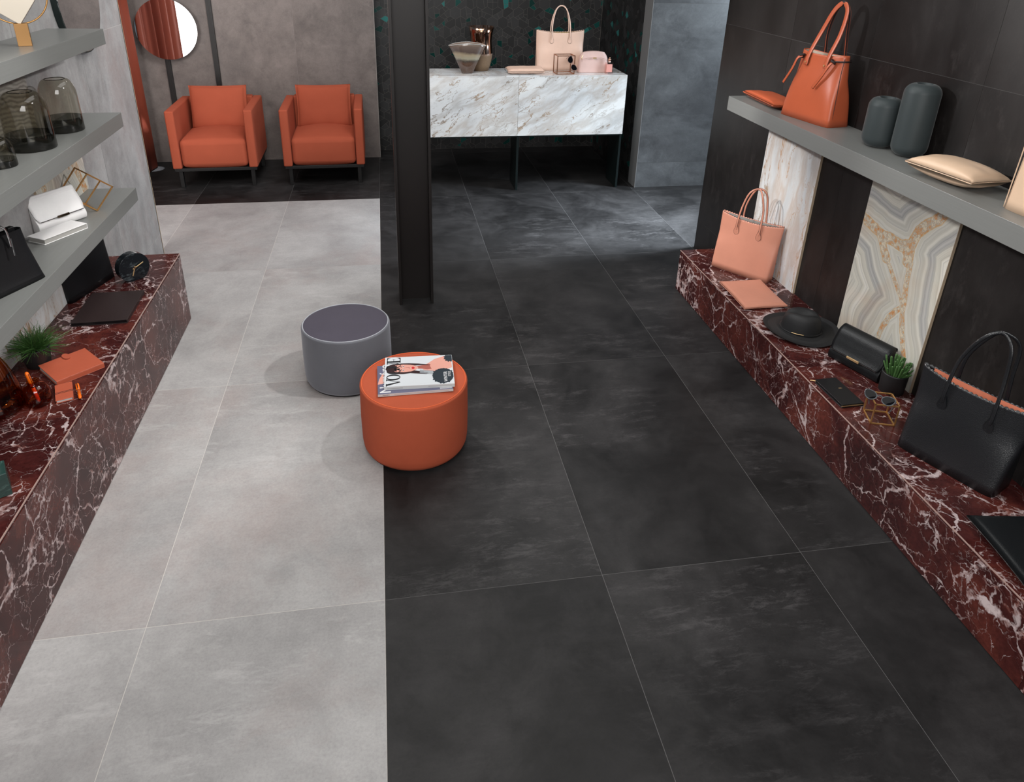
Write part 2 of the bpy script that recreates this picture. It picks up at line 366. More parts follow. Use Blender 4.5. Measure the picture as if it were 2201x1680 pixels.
def cushion(name, w, d, h, mat, parent=None, p=3.2, n=24, pinch=.35, corner=.10, edge=.006, loc=None, rot=None, label=None):
    """closed pillow: w x d in plan with pointed corners, thickness h at the middle, seam edge"""
    V, Fc = [], []
    for s in (1, -1):
        for i in range(n+1):
            for j in range(n+1):
                u, v = -1+2*i/n, -1+2*j/n
                pull = 1-corner*(1-abs(u)**2)*abs(v)**3; pull2 = 1-corner*(1-abs(v)**2)*abs(u)**3
                z = s*(edge/2+(h-edge)/2*((1-abs(u)**p)*(1-abs(v)**p))**pinch)
                z *= 1+.05*math.sin(9*u+3*v*s)*(abs(v)**2)
                V.append((u*w/2*pull2, v*d/2*pull, z))
    m = (n+1)**2
    for i in range(n):
        for j in range(n):
            a = i*(n+1)+j; Fc.append((a, a+n+1, a+n+2, a+1)); Fc.append((m+a, m+a+1, m+a+n+2, m+a+n+1))
    ring = [i*(n+1) for i in range(n)]+[n*(n+1)+j for j in range(n)]+[i*(n+1)+n for i in range(n, 0, -1)]+[j for j in range(n, 0, -1)]
    for q in range(len(ring)): a, b = ring[q], ring[(q+1) % len(ring)]; Fc.append((a, b, m+b, m+a))
    o = link(name, mk(V, Fc), mat, parent, smooth=True, label=label)
    if loc: o.location = loc
    if rot: o.rotation_euler = rot
    return o
def text_mesh(s, size, mat_extrude=0.0, bold=0.0):
    cu = bpy.data.curves.new('t', 'FONT'); cu.body = s; cu.size = size; cu.extrude = mat_extrude; cu.offset = bold; cu.align_x = 'LEFT'
    ob = bpy.data.objects.new('t', cu); C.objects.link(ob)
    me = bpy.data.meshes.new_from_object(ob.evaluated_get(bpy.context.evaluated_depsgraph_get())); bpy.data.objects.remove(ob); return me

# ------------------------------------------------------------------ setting: floor
G = .0022
floor = link('floor', boxes((-5, 7, -2.9, 7.2, -.12, -.011), (-5, 0, -2.9, 4.32, -.011, -.0005)), [GROUT_L], None); tag(floor, kind='structure')
gd = link('grout_bed', boxes((0.0015, 7, -2.9, 7.2, -.011, -.0005), (-5, 0.0015, 4.3215, 7.2, -.011, -.0005)), GROUT_D, floor)
for i in range(-6, 9):
    for j in range(-2, 5):
        x0, y0 = i*.8, j*1.44
        if j > 2 and False: continue
        if x0 < -4.9 or x0 > 6.1: continue
        lightz = i < 0 and j < 3
        t = box('floor_tile', x0+G/2, x0+.8-G/2, y0+G/2, y0+1.44-G/2, -.010, 0, LIGHT if lightz else DARK, floor)
        if lightz: t['label'] = 'pale grey stone floor tile'

# ------------------------------------------------------------------ setting: walls
def wall_tiles(w, axis, c0, c1, us, zs, mat, gap=.0025, label=None):
    """axis 'x': tile faces on plane x=c0..c1, us = y joints; axis 'y': plane y, us = x joints"""
    for a, b in zip(us[:-1], us[1:]):
        for z0, z1 in zip(zs[:-1], zs[1:]):
            if axis == 'x': box('wall_tile', c0, c1, a+gap/2, b-gap/2, z0+gap/2, z1-gap/2, mat, w)
            else: box('wall_tile', a+gap/2, b-gap/2, c0, c1, z0+gap/2, z1-gap/2, mat, w)
wr = tag(link('wall_right', boxes((2.4212, 2.56, -2.4, 2.93, 0, 3.1)), GROUT_W), kind='structure')
wall_tiles(wr, 'x', 2.42, 2.431, [-2.22, -1.5, -.78, -.06, .66, 1.38, 2.10, 2.946], [0.0, .227, 1.667, 3.107], WALLD)
box('wall_tile', 2.42, 2.572, 2.931, 2.946, 0, 3.1, WALLD, wr)
wl = tag(link('wall_left', boxes((-1.70, -1.5582, -2.4, 3.195, 0, 3.1)), GROUT_L), kind='structure')
wall_tiles(wl, 'x', -1.568, -1.557, [-2.56, -1.84, -1.12, -.40, .32, 1.04, 1.76, 2.48, 3.205], [.0, .175, 1.615, 3.1], WALLL)
box('corner_profile', -1.568, -1.5555, 3.205, 3.209, 0, 3.1, BEIGE, wl, label='thin beige edge strip')
box('wall_tile', -1.712, -1.557, 3.197, 3.2045, 0, 3.1, WALLL, wl)
wb = tag(link('wall_back', boxes((-4.5, .005, 5.6612, 5.83, 0, 3.1)), plain('taupe_grout', (.21, .18, .17), .8)), kind='structure')
wall_tiles(wb, 'y', 5.66, 5.671, [-3.97, -3.17, -2.37, -1.57, -.77, .011], [0, 1.72, 3.1], WALLB)
box('corner_profile', .011, .016, 5.659, 5.83, 0, 3.1, plain('pale_profile', (.30, .27, .25), .4), wb, label='thin pale edge strip')
wc = tag(link('wall_passage', boxes((2.452, 6.4, 4.4112, 4.6, 0, 3.1)), GROUT_D), kind='structure')
wall_tiles(wc, 'y', 4.41, 4.421, [2.438, 3.238, 4.038, 4.838, 5.638], [0, .245, 1.685, 3.1], WALLC)
box('corner_profile', 2.433, 2.438, 4.409, 4.6, 0, 3.1, plain('dim_profile', (.16, .16, .16), .4), wc, label='thin grey edge strip')

# mosaic walls: hexagons cut into pieces, pieces are tiles of their own
MOS = [plain('mosaic_stone_%d' % i, c, .5, 0, .2, 60, .25) for i, c in enumerate([(.013, .0128, .013), (.018, .0175, .018), (.009, .0088, .009), (.025, .0245, .025)])]
MOSG = [plain('mosaic_green_%d' % i, c, .22, 0, .1, 60, .15) for i, c in enumerate([(.003, .034, .029), (.005, .060, .052), (.022, .15, .14)])]
MGROUT = plain('mosaic_grout', (.115, .105, .095), .8)
def clip(poly, n, d):
    out = []
    for i in range(len(poly)):
        a, b = poly[i], poly[(i+1) % len(poly)]; da = a[0]*n[0]+a[1]*n[1]-d; db = b[0]*n[0]+b[1]*n[1]-d
        if da <= 0: out.append(a)
        if (da < 0 < db) or (db < 0 < da): t = da/(da-db); out.append((a[0]+(b[0]-a[0])*t, a[1]+(b[1]-a[1])*t))
    return out
def inset(poly, g):
    src = poly; out = poly
    for i in range(len(src)):
        a, b = src[i], src[(i+1) % len(src)]; dx, dy = b[0]-a[0], b[1]-a[1]; L_ = math.hypot(dx, dy)
        if L_ < 1e-6: continue
        n = (dy/L_, -dx/L_); out = clip(out, n, n[0]*a[0]+n[1]*a[1]-g)
        if len(out) < 3: return []
    return out
def area(p): return abs(sum(p[i][0]*p[(i+1) % len(p)][1]-p[(i+1) % len(p)][0]*p[i][1] for i in range(len(p))))/2
def mosaic(wall, axis, c, u0_, u1_, z1_, budget, vis, seed):
    rnd = random.Random(seed); w = .112; R_ = w/math.sqrt(3); P = []
    rows = int(z1_/(1.5*R_))+2; cols = int((u1_-u0_)/w)+2
    for j in range(-1, rows):
        for i in range(-1, cols):
            ox = u0_+(i+.5*(j % 2))*w; oz = j*1.5*R_
            hexa = [(ox+R_*math.cos(PI/2+PI/3*k), oz+R_*math.sin(PI/2+PI/3*k)) for k in range(6)]
            rr = rnd.random(); ps = []
            if rr < .12: ps = [(hexa, 0)]
            else:
                a = PI/3*rnd.randrange(6)+rnd.choice((.0, .16)); n = (math.cos(a), math.sin(a)); off = rnd.choice((.05, .28))*R_
                d = n[0]*ox+n[1]*oz+off
                big = clip(hexa, n, d); sm = clip(hexa, (-n[0], -n[1]), -d)
                ps = [(big, 0)]
                if rr < .80 and len(sm) > 2:
                    m = (-n[1], n[0]); d2 = m[0]*ox+m[1]*oz+rnd.choice((-.2, .2))*R_
                    s1 = clip(sm, m, d2); s2 = clip(sm, (-m[0], -m[1]), -d2)
                    ps += [(s1, 1), (s2, 1)]
                else: ps.append((sm, 0))
                if rr > .62 and len(big) > 3 and off < .1*R_:
                    m = (-n[1], n[0]); d2 = m[0]*ox+m[1]*oz+.15*R_
                    ps = ps[1:]+[(clip(big, m, d2), 1), (clip(big, (-m[0], -m[1]), -d2), 0)]
            for q, small in ps:
                for nn, dd in (((-1, 0), -(u0_+.002)), ((1, 0), u1_-.002), ((0, -1), -.001), ((0, 1), z1_)):
                    q = clip(q, nn, dd)
                    if len(q) < 3: break
                if len(q) < 3: continue
                q = inset(q, .0013)
                if len(q) < 3 or area(q) < 1e-4: continue
                g = rnd.random() < (.17 if small else .003)
                P.append((q, rnd.choice(MOSG[:2]) if g and rnd.random() < .85 else (MOSG[2] if g else rnd.choice(MOS)), rnd.uniform(.0012, .0022)))
    def geo(q, t):
        n = len(q); V, Fc = [], []
        for (u, z) in q: V.append((u, c, z) if axis == 'y' else (c, u, z))
        for (u, z) in q: V.append((u, c-t, z) if axis == 'y' else (c-t, u, z))
        Fc = [tuple(n+i for i in range(n))]+[(i, (i+1) % n, n+(i+1) % n, n+i) for i in range(n)]
        return V, Fc
    P.sort(key=lambda e: -(area(e[0]) if vis(e[0][0]) else -1))
    for q, m, t in P[:budget]:
        V, Fc = geo(q, t); link('mosaic_piece', mk(V, Fc), m, wall)
    V, Fc, mi = [], [], []; ms = MOS+MOSG
    for q, m, t in P[budget:]:
        a, b = geo(q, t); o = len(V); V += a; Fc += [tuple(o+i for i in f) for f in b]; mi += [ms.index(m)]*len(b)
    me = mk(V, Fc); o = link('mosaic_pieces', me, ms, wall); me.polygons.foreach_set('material_index', mi); o['kind'] = 'stuff'
wa = tag(link('wall_alcove', boxes((-.25, 2.60, 5.945, 6.1, 0, 3.1)), MGROUT), kind='structure')
mosaic(wa, 'y', 5.945, .016, 2.445, 1.95, 300, lambda p: 1.0 < p[1] < 1.62, 3)
ws = tag(link('wall_alcove_side', boxes((2.445, 2.60, 4.60, 5.945, 0, 3.1), (2.445, 2.452, 4.43, 4.6, 0, 3.1)), MGROUT), kind='structure')
mosaic(ws, 'x', 2.445, 4.44, 5.936, 1.95, 290, lambda p: .3 < p[1] < 1.75, 5)

# shell that closes the shop out of view (bounces and reflections)
PLAST = plain('plaster', (.10, .10, .10), .8)
# ------------------------------------------------------------------ pillar
pl = root('steel_pillar', 'dark brown steel I-beam pillar standing on the dark floor', 'pillar', (.2265, 2.325, 0))
for s in (-1, 1):
    box('flange', s*.100-.0085, s*.100+.0085, -.09, .09, 0, 3.1, PILM, pl, bev=.001)
box('web', -.092, .092, -.006, .006, 0, 3.1, PILM, pl)

# ------------------------------------------------------------------ benches
def bench(name, label, fx, bx, ye, h, joints):
    b = root(name, label, 'bench', (0, 0, 0)); s = 1 if bx > fx else -1
    ys = joints
    for a, c in zip(ys[:-1], ys[1:]):
        x0, x1 = sorted((fx+s*.002, bx)); box('top_slab', x0, x1, a+.0005, c-.0005, h-.012, h, RED, b)
        x0, x1 = sorted((fx, fx+s*.012)); box('front_slab', x0, x1, a+.0005, c-.0005, .004, h-.0125, RED, b)
    x0, x1 = sorted((fx+s*.012, bx)); box('end_slab', x0, x1, ye-.012, ye-.0006, .004, h-.0125, RED, b)
    x0, x1 = sorted((fx+s*.0125, bx)); box('core', x0, x1, ys[0], ye-.0125, 0, h-.0125, BLACKM, b)
    x0, x1 = sorted((fx-s*.0008, fx+s*.003)); box('edge_strip', x0, x1, ys[0], ye, h-.003, h+.0006, TRIM, b, label='thin pinkish edge strip')
    return b
bench('display_bench', 'low display bench clad in red marble under the left shelves', -1.148, -1.556, 2.205, .436, [-2.2, -.675, .765, 2.205])
bench('display_bench', 'low display bench clad in red marble along the dark right wall', 1.994, 2.419, 2.265, .285, [-2.2, -.615, .825, 2.265])

# ------------------------------------------------------------------ shelves
def shelf(label, x0, x1, y0, y1, z0, z1, grp=None):
    o = box('wall_shelf', x0, x1, y0, y1, z0, z1, SHELF, bev=.0015); tag(o, label, 'shelf', grp); return o
shelf('thick grey wall shelf over the marble slabs on the right wall', 2.136, 2.419, -1.6, 2.196, 1.242, 1.325)
shelf('uppermost grey wall shelf on the left, with brass ring mirror', -1.556, -1.295, -.3, 2.115, 1.634, 1.708)
shelf('middle grey wall shelf on the left, with smoked glass vases', -1.556, -1.293, -1.0, 2.130, 1.211, 1.285)
shelf('lowest grey wall shelf on the left, with white clutch and black handbag', -1.556, -1.300, -1.3, 2.153, .790, .863)

# stone sample slabs leaning flat on walls
def slab(label, x0, x1, y0, y1, z0, z1, mat, face, edge=True):
    r = root('stone_slab', label, 'slab', (0, 0, 0))
    o = box('stone_face', x0, x1, y0, y1, z0, z1, mat, r)
    if edge:
        if x0 > 0: box('slab_edge', x0, 2.4195, y0-.0012, y0, z0, z1, BEIGE, r, label='beige raw edge')
        else: box('slab_edge', -1.5565, x1, y0-.0012, y0, z0, z1, BEIGE, r, label='beige raw edge')
    return o
slab('tall white marble slab with brown veins behind the salmon tote', 2.406, 2.4195, 1.572, 2.14, .286, 1.2415, WHITEV, 1)
oy, oz = (.558+1.13)/2, (.286+1.2415)/2
SG = [[(1.102, .927), (.99, .901), (.914, .807)], [(.99, .901), (.84, .904), (.789, .928)], [(.673, 1.102), (.766, 1.003), (.789, .928), (.781, .849)], [(.60, 1.22), (.673, 1.102)],
      [(.914, .807), (.81, .722), (.744, .651)], [(.84, .904), (.76, .853), (.752, .751), (.732, .658)], [(.738, .654), (.70, .53), (.649, .44), (.62, .30)], [(.739, .637), (.801, .55), (.83, .429)], [(1.13, .94), (1.102, .927)]]
WD = [.028, .030, .030, .030, .012, .016, .016, .014, .02]
segs = [((a[0]-oy, a[1]-oz), (b[0]-oy, b[1]-oz), w) for L_, w in zip(SG, WD) for a, b in zip(L_[:-1], L_[1:])]
slab('tall banded grey onyx slab with a rusty Y-shaped crack, on the right wall', 2.406, 2.4195, .558, 1.13, .286, 1.2415, onyx('onyx_with_crack', segs), 1)
slab('white and grey onyx slab with gold cracks behind the white clutch', -1.5565, -1.545, 1.59, 2.165, .864, 1.2105, onyx('onyx_small', [((-.29, .17), (-.20, -.02), .02), ((.10, .17), (.24, -.17), .03), ((-.20, -.02), (-.28, -.17), .015), ((.02, .17), (.10, .0), .012)]), -1)
slab('white marble slab with grey veins behind the potted grass, below the lowest left shelf', -1.5565, -1.545, .80, 1.635, .437, .7895, WHITEV, -1)
kz = N('striped_stone'); vz = kz.warp(kz.coord(rnd=False), 2.0, .25, 1); wz = kz.n('ShaderNodeTexWave', wave_type='BANDS', bands_direction='Z'); kz.L(vz, wz.inputs[0]); wz.inputs['Scale'].default_value = 14; wz.inputs['Distortion'].default_value = 6
slab('wavy striped stone slab at the far left between the upper shelves', -1.5565, -1.545, .60, 1.755, 1.286, 1.6335, kz.set(Base_Color=kz.ramp(wz.outputs[1], [(.1, (.20, .19, .17)), (.5, (.30, .28, .25)), (1, (.36, .34, .31))]), Roughness=.3), -1)

# ------------------------------------------------------------------ counter
ct = root('display_counter', 'white marble clad counter on dark steel legs behind the pillar', 'counter', (0, 0, 0))
X0, X1, YF, YB, ZT, ZB = .27, 2.268, 4.43, 4.835, 1.066, .525
box('top_slab', X0, 1.268-.0008, YF+.0015, YB, ZT-.012, ZT, WHITEM, ct); box('top_slab', 1.268+.0008, X1, YF+.0015, YB, ZT-.012, ZT, WHITEM, ct)
box('front_panel', X0, 1.268-.001, YF, YF+.012, ZB, ZT-.0125, WHITEM, ct); box('front_panel', 1.268+.001, X1, YF, YF+.012, ZB, ZT-.0125, WHITEM, ct)
box('side_panel', X1-.012, X1, YF+.0125, YB, ZB, ZT-.0125, WHITEM, ct); box('side_panel', X0, X0+.012, YF+.0125, YB, ZB, ZT-.0125, WHITEM, ct)
box('carcass', X0+.013, X1-.013, YF+.013, YB-.002, ZB+.01, ZT-.013, BLACKM, ct)
box('under_frame', X0, X1, YF+.004, YB, ZB-.012, ZB, PLATE, ct)
for x in (.30, 1.275, 2.255): box('leg', x-.010, x+.010, YF+.005, YF+.31, 0, ZB-.012, PLATE, ct, bev=.001)

# ------------------------------------------------------------------ wall furniture at the back
for i, x in enumerate((-1.985, -1.537)):
    o = box('wall_trim', x-.024, x+.024, 5.636, 5.6595, 0.0, 3.1, BLACKM, bev=.001)
    tag(o, ['vertical black metal strip on the taupe wall, behind the round mirror', 'vertical black metal strip on the taupe wall, behind the left armchair back'][i], 'strip', 'black strips on the back wall')
    box('strip_groove', -.003, .003, -.0125, -.0118, -1.55, 1.55, PILM, o)
mr = root('round_mirror', 'large round frameless mirror on the taupe back wall, reflecting the curtain', 'mirror', (-1.935, 5.60, 1.318))
MIR = plain('mirror_silver', (.92, .92, .92), .01, 1)
def disc_y(r, y0, y1, n=96):
    me = lathe([(r, y0), (r, y1)], n); me.transform(Matrix.Rotation(-PI/2, 4, 'X')); return me
link('mirror_glass', disc_y(.279, -.024, -.020), MIR, mr); link('backing', disc_y(.274, -.0198, -.014), plain('mirror_edge', (.75, .74, .72), .3), mr); link('standoff', disc_y(.05, -.0138, .034), BLACKM, mr)

# curtain with folds
def curtain():
    V, Fc = [], []; n = 150; zs = [0.012, .5, 1.0, 1.6, 2.2, 2.9]
    for j, z in enumerate(zs):
        for i in range(n+1):
            t = i/n; y = 5.50-t*2.3; x = -2.235-.10*t*2.3
            a = 26*t*(1+.15*math.sin(3*t)); x += .05*math.sin(a)*(1-.25*z/3)+.018*math.sin(2.3*a+1)
            x += -.03*max(0, 1-z)*(1-t)*0
            V.append((x, y+.02*math.cos(a*1.3+z), z))
    for j in range(len(zs)-1):
        for i in range(n): Fc.append((j*(n+1)+i, j*(n+1)+i+1, (j+1)*(n+1)+i+1, (j+1)*(n+1)+i))
    o = link('curtain', mk(V, Fc), CURT, None, smooth=True); m = o.modifiers.new('s', 'SOLIDIFY'); m.thickness = .004
    return tag(o, 'floor-length rust velvet curtain hanging behind the left wall', 'curtain')
curtain()
# added glowing panel, hidden from the camera, makes the white in the round mirror
win = tag(box('mirror_glow_panel', -3.3, -1.9, 1.2, 1.24, .1, 2.7, plain('frame_white', (.7, .7, .7), .5)), kind='structure')
k = N('glow_pane'); k.set(Base_Color=(1, 1, 1)); k.b.inputs['Emission Color'].default_value = (1, .99, .97, 1); k.b.inputs['Emission Strength'].default_value = 2.6
box('pane', -.66, .66, .021, .024, -1.26, 1.26, k.m, win)
wfl = tag(box('wall_fitting_room', -4.6, -4.5, -1, 5.8, 0, 3.1, WALLB), kind='structure')
light('added_glint_spot', 'SPOT', (-1.80, 4.9, 2.9), (-2.215, 5.42, 0), 900, .01, (.9, .95, 1), spot=3.6, blend=.2)  # added narrow spot, imitates light spilling under the curtain

# ------------------------------------------------------------------ armchairs
def rbox(name, x0, x1, y0, y1, z0, z1, mat, parent, bev, segs=4, bulge=None, rot=None, label=None):
    mx, my, mz = (x0+x1)/2, (y0+y1)/2, (z0+z1)/2; hx, hy, hz = (x1-x0)/2, (y1-y0)/2, (z1-z0)/2
    bm = bmesh.new(); bmesh.ops.create_cube(bm, size=2); bmesh.ops.subdivide_edges(bm, edges=bm.edges[:], cuts=5, use_grid_fill=True)
    for v in bm.verts: v.co = Vector((v.co.x*hx, v.co.y*hy, v.co.z*hz))
    if bulge:
        for v in bm.verts:
            u, w, q = v.co.x/hx, v.co.y/hy, v.co.z/hz
            v.co += Vector((bulge[0]*(1-w*w)*(1-q*q)*u, bulge[1]*(1-u*u)*(1-q*q)*w, bulge[2]*(1-u*u)*(1-w*w)*q))
    me = bpy.data.meshes.new('m'); bm.to_mesh(me); bm.free()
    o = link(name, me, mat, parent, label=label); o.location = (mx, my, mz)
    b = o.modifiers.new('b', 'BEVEL'); b.width = bev; b.segments = segs; b.limit_method = 'ANGLE'; b.angle_limit = math.radians(50)
    for p in me.polygons: p.use_smooth = True
    w = o.modifiers.new('wn', 'WEIGHTED_NORMAL'); w.keep_sharp = False
    if rot: o.rotation_euler = rot
    return o
def armchair(label, x, y, rz):
    r = root('armchair', label, 'armchair', (x, y, 0), rz, 'rust fabric armchairs by the back wall')
    Wd = .372
    for s in (-1, 1):
        a, b = sorted((s*Wd, s*(Wd-.078)))
        rbox('armrest', a, b, .0, .70, .185, .715, ORANGE_F, r, .037, 6, (.004, .008, .006))
        box('leg', *sorted((s*.335, s*.300)), .03, .068, 0, .158, BLACKM, r, bev=.002); box('leg', *sorted((s*.335, s*.300)), .66, .70, 0, .158, BLACKM, r, bev=.002)
    rbox('backrest', -.295, .295, .60, .70, .19, .725, ORANGE_F, r, .03, 5, (0, .01, 0))
    rbox('seat', -.291, .291, .004, .60, .19, .450, ORANGE_F, r, .065, 7, (0, .014, .050))
    cushion('back_cushion', .525, .415, .185, ORANGE_F, r, 3.4, 26, .30, .035, .010, (0, .512, .638), (math.radians(79), 0, .012))
    box('base_frame', -.362, .362, .012, .705, .158, .188, BLACKM, r, bev=.002)
    return r
armchair('rust fabric armchair on the left, in front of the black wall strips', -1.478, 4.765, .012)
armchair('rust fabric armchair on the right, nearer the pillar', -.499, 4.765, .012)

# ------------------------------------------------------------------ poufs
def pouf(label, x, y, r, sy, h, side, top, seam, rec=.0):
    o = root('pouf', label, 'pouf', (x, y, 0)); b = .009
    prof = [(r-.030, .0), (r-.030, .010), (r-.012, .012), (r-.004, .03), (r, .06), (r+.002, h*.5), (r, h-.05)]
    for i in range(6): a = PI/2*i/5; prof.append((r-b+b*math.cos(a)-.000, h-.028-b*.2+b*math.sin(a)*1.1))
    zt = prof[-1][1]; 
    link('side_cover', lathe(prof, 96, 1, sy, True, False), side, o, smooth=True)
    rt_ = r-b; tp = [(rt_, zt-.002)]+[(rt_*math.cos(PI/2*i/9), zt-.002+.010*math.sin(PI/2*i/9)) for i in range(1, 10)]
    link('top_cover', lathe(tp, 96, 1, sy, False, True), top, o, smooth=True, label='round top panel')
    pth = [Vector(((rt_)*math.cos(2*PI*i/96), (rt_)*sy*math.sin(2*PI*i/96), zt+.0005)) for i in range(96)]
    link('seam', sweep(pth, .005, .005, Vector((0, 0, 1)), 6, True), seam, o, smooth=True)
    link('base_ring', lathe([(r-.03, 0.0), (r-.02, .0), (r-.02, .012), (r-.03, .012)], 64, 1, sy, False, False), BLACKM, o)
    return zt+.008
pouf('silver grey velvet pouf, pile shading painted as a darker top, on the pale floor', -.172, 1.452, .226, .93, .350, GREYV_S, GREYV_T, plain('seam_highlight', srgb(165, 168, 176), .4, sheen=1))  # bright seam colour paints in the velvet's rim highlight
PZ = pouf('orange velour pouf with magazines on top, straddling the floor seam', .152, .868, .241, .965, .362, ORANGE_P, ORANGE_P, fabric('orange_seam', srgb(215, 100, 62)))

# ------------------------------------------------------------------ magazines
PAGES = plain('page_edges', (.62, .61, .60), .6); COVERW = plain('glossy_white_cover', (.66, .69, .72), .22); COVERP = plain('slate_blue_cover', srgb(98, 98, 122), .28)
INK = plain('black_ink', (.01, .01, .012), .3); WINK = plain('white_ink', (.75, .75, .76), .4); SKIN = plain('printed_skin', srgb(222, 160, 145), .3); SKIN2 = plain('printed_skin_shade', srgb(170, 96, 84), .3)
LIP = plain('printed_red', srgb(205, 40, 45), .3); HAIRC = plain('printed_hair', srgb(48, 26, 28), .3); GREYI = plain('printed_grey', srgb(150, 155, 160), .3); FEA = plain('printed_dark_feather', srgb(38, 48, 56), .3)
def flat(polys, z, thick=.00012):
    V, Fc = [], []
    for p in polys: b = len(V); V += [(x, y, z) for x, y in p]; Fc.append(tuple(range(b, b+len(p))))
    me = mk(V, Fc); return me
def magazine(label, corner, ang, w, l, z, t, cover, spine_text, cov=None):
    """local x = reading right, y = reading up, origin at the cover's lower left; spine on x=0"""
    r = root('magazine', label, 'magazine', (corner[0], corner[1], z), ang)
    box('pages', .0006, w-.001, .001, l-.001, .0008, t-.0008, PAGES, r)
    link('cover', boxes((0, w, 0, l, t-.0008, t), (0, w, 0, l, 0, .0008), (0, .0008, 0, l, .0008, t-.0008)), cover, r)
    return r
# lower magazine (reading top points to image left = -x world) : rotate +90deg
t1, t2 = .0125, .0165
ml = magazine('slate blue fashion magazine with white Numéro title, lying under the top one', (.318, .742), PI/2+.012, .225, .325, PZ, t1, COVERP, 'Numéro')
me = text_mesh('Numéro', .066, .0, .0010); me.transform(Matrix.Translation((.005, .270, t1+.00045)) @ Matrix.Scale(1.0, 4, (1, 0, 0)))
link('title', me, WINK, ml, label='white title lettering')
def arm_print():
    a = [(.075, .325), (.115, .318), (.165, .300), (.158, .285), (.112, .292), (.085, .272), (.078, .30)]
    return flat([[(x, min(.324, y)) for x, y in a]], t1+.0002)
link('cover_picture', arm_print(), SKIN, ml, label='printed bent arm')
link('cover_picture', flat([[(.098, .292), (.140, .298), (.160, .285), (.158, .25), (.10, .25), (.088, .27)]], t1+.00028), HAIRC, ml, label='printed dark hair')
me = text_mesh('Numéro', .0085, 0, .0001); me.transform(Matrix(((0, 0, -1, -.0003), (-1, 0, 0, .305), (0, 1, 0, .0035), (0, 0, 0, 1)))); link('spine_title', me, INK, ml)
link('spine_label', boxes((-.0002, 0, .02, .255, .005, .0065)), plain('spine_grey', (.35, .30, .30), .5), ml)
link('spine_paper', boxes((-.00015, 0, 0, .325, .0, t1)), plain('spine_white', (.60, .61, .60), .4), ml)
link('bar_code', boxes(*[(.006+.0, .024, .005+i*.0022, .0062+i*.0022, t1, t1+.0002) for i in range(24)]), WINK, ml)
mu = magazine('white glossy fashion magazine titled VOGUE with a woman portrait, topmost on the pouf', (.326, .757), PI/2-.035, .236, .306, PZ+t1, t2, COVERW, 'VOGUE')
zc = t2+.0002; wM, lM = .236, .306
# custom high contrast masthead, letters in a box x 0..1, y 0..1
def ell(cx_, cy_, rx, ry, n=28): return [(cx_+rx*math.cos(2*PI*i/n), cy_+ry*math.sin(2*PI*i/n)) for i in range(n)]
def ring_polys(cx_, cy_, rx, ry, tx, ty, a0=0, a1=2*PI, n=28):
    out = []
    for i in range(n):
        a, b = a0+(a1-a0)*i/n, a0+(a1-a0)*(i+1)/n
        o = lambda t, s: (cx_+(rx-tx*s)*math.cos(t), cy_+(ry-ty*s)*math.sin(t))
        out.append([o(a, 0), o(b, 0), o(b, 1), o(a, 1)])
    return out
LET = {
 'V': [[(.0, 1), (.26, 1), (.62, .06), (.50, 0)], [(.50, 0), (.60, .10), (1.0, 1), (.90, 1)], [(-.05, 1), (.32, 1), (.32, .94), (-.05, .94)], [(.78, 1), (1.08, 1), (1.08, .94), (.78, .94)]],
 'O': ring_polys(.5, .5, .46, .5, .22, .06),
 'G': ring_polys(.5, .5, .46, .5, .22, .06, PI*.22, PI*1.80)+[[(.72, .05), (.92, .05), (.92, .42), (.72, .42)], [(.62, .42), (1.0, .42), (1.0, .36), (.62, .36)]],
 'U': [[(.06, 1), (.30, 1), (.30, .28), (.06, .28)], [(.83, 1), (.92, 1), (.92, .28), (.83, .28)], [(-.02, 1), (.38, 1), (.38, .94), (-.02, .94)], [(.74, 1), (1.04, 1), (1.04, .94), (.74, .94)]]+ring_polys(.49, .28, .43, .28, .14, .05, PI, 2*PI, 14),
 'E': [[(.10, 1), (.36, 1), (.36, 0), (.10, 0)], [(.02, 1), (.95, 1), (.95, .94), (.02, .94)], [(.02, .06), (.95, .06), (.95, 0), (.02, 0)], [(.95, 1), (.95, .70), (.90, .80), (.70, .94)], [(.95, 0), (.95, .32), (.90, .2), (.70, .03)], [(.36, .515), (.68, .515), (.68, .485), (.36, .485)], [(.68, .64), (.70, .64), (.70, .36), (.68, .36)]]}
polys = []
for ch, x0_, w_ in (('V', .004, .050), ('O', .044, .052), ('G', .094, .050), ('U', .142, .046), ('E', .186, .046)):
    for p in LET[ch]: polys.append([(x0_+x*w_, .236+y*.062) for x, y in p])
# woman portrait: reading up = +y ; face centred
cxp = .118
hair = [(.060, .165), (.052, .205), (.056, .250), (.082, .290), (.118, .303), (.155, .296), (.176, .262), (.182, .215), (.180, .17), (.172, .12), (.158, .07), (.145, .05), (.150, .10), (.150, .14), (.09, .14), (.075, .10), (.05, .06), (.040, .075), (.050, .12)]
face = [(.080, .160), (.074, .20), (.080, .245), (.10, .262), (.135, .264), (.160, .248), (.168, .205), (.162, .165), (.148, .135), (.130, .120), (.113, .121), (.094, .137)]
neck = [(.110, .125), (.142, .128), (.150, .09), (.165, .06), (.10, .045), (.095, .07), (.104, .09)]
shoulder = [(.100, .085), (.150, .10), (.175, .070), (.205, .045), (.222, .015), (.225, .004), (.15, .004), (.10, .02)]
rf = random.Random(4); fea = []
for i in range(46):
    a = 2*PI*i/46; rr_ = 1+.18*rf.random()*(i % 2)
    fea.append((max(.002, .066+.058*math.cos(a)*rr_), max(.002, .048+.046*math.sin(a)*rr_)))
fea2 = [(max(.15, min(.234, .212+.03*math.cos(2*PI*i/24)*(1+.3*(i % 2)))), max(.001, .012+.022*math.sin(2*PI*i/24)*(1+.3*(i % 2)))) for i in range(24)]
hx = lambda x: .137+(x-.118)*.68
hy = lambda y: .303-(.303-y)*.80
hq = lambda ps: [(hx(x), hy(y)) for x, y in ps]
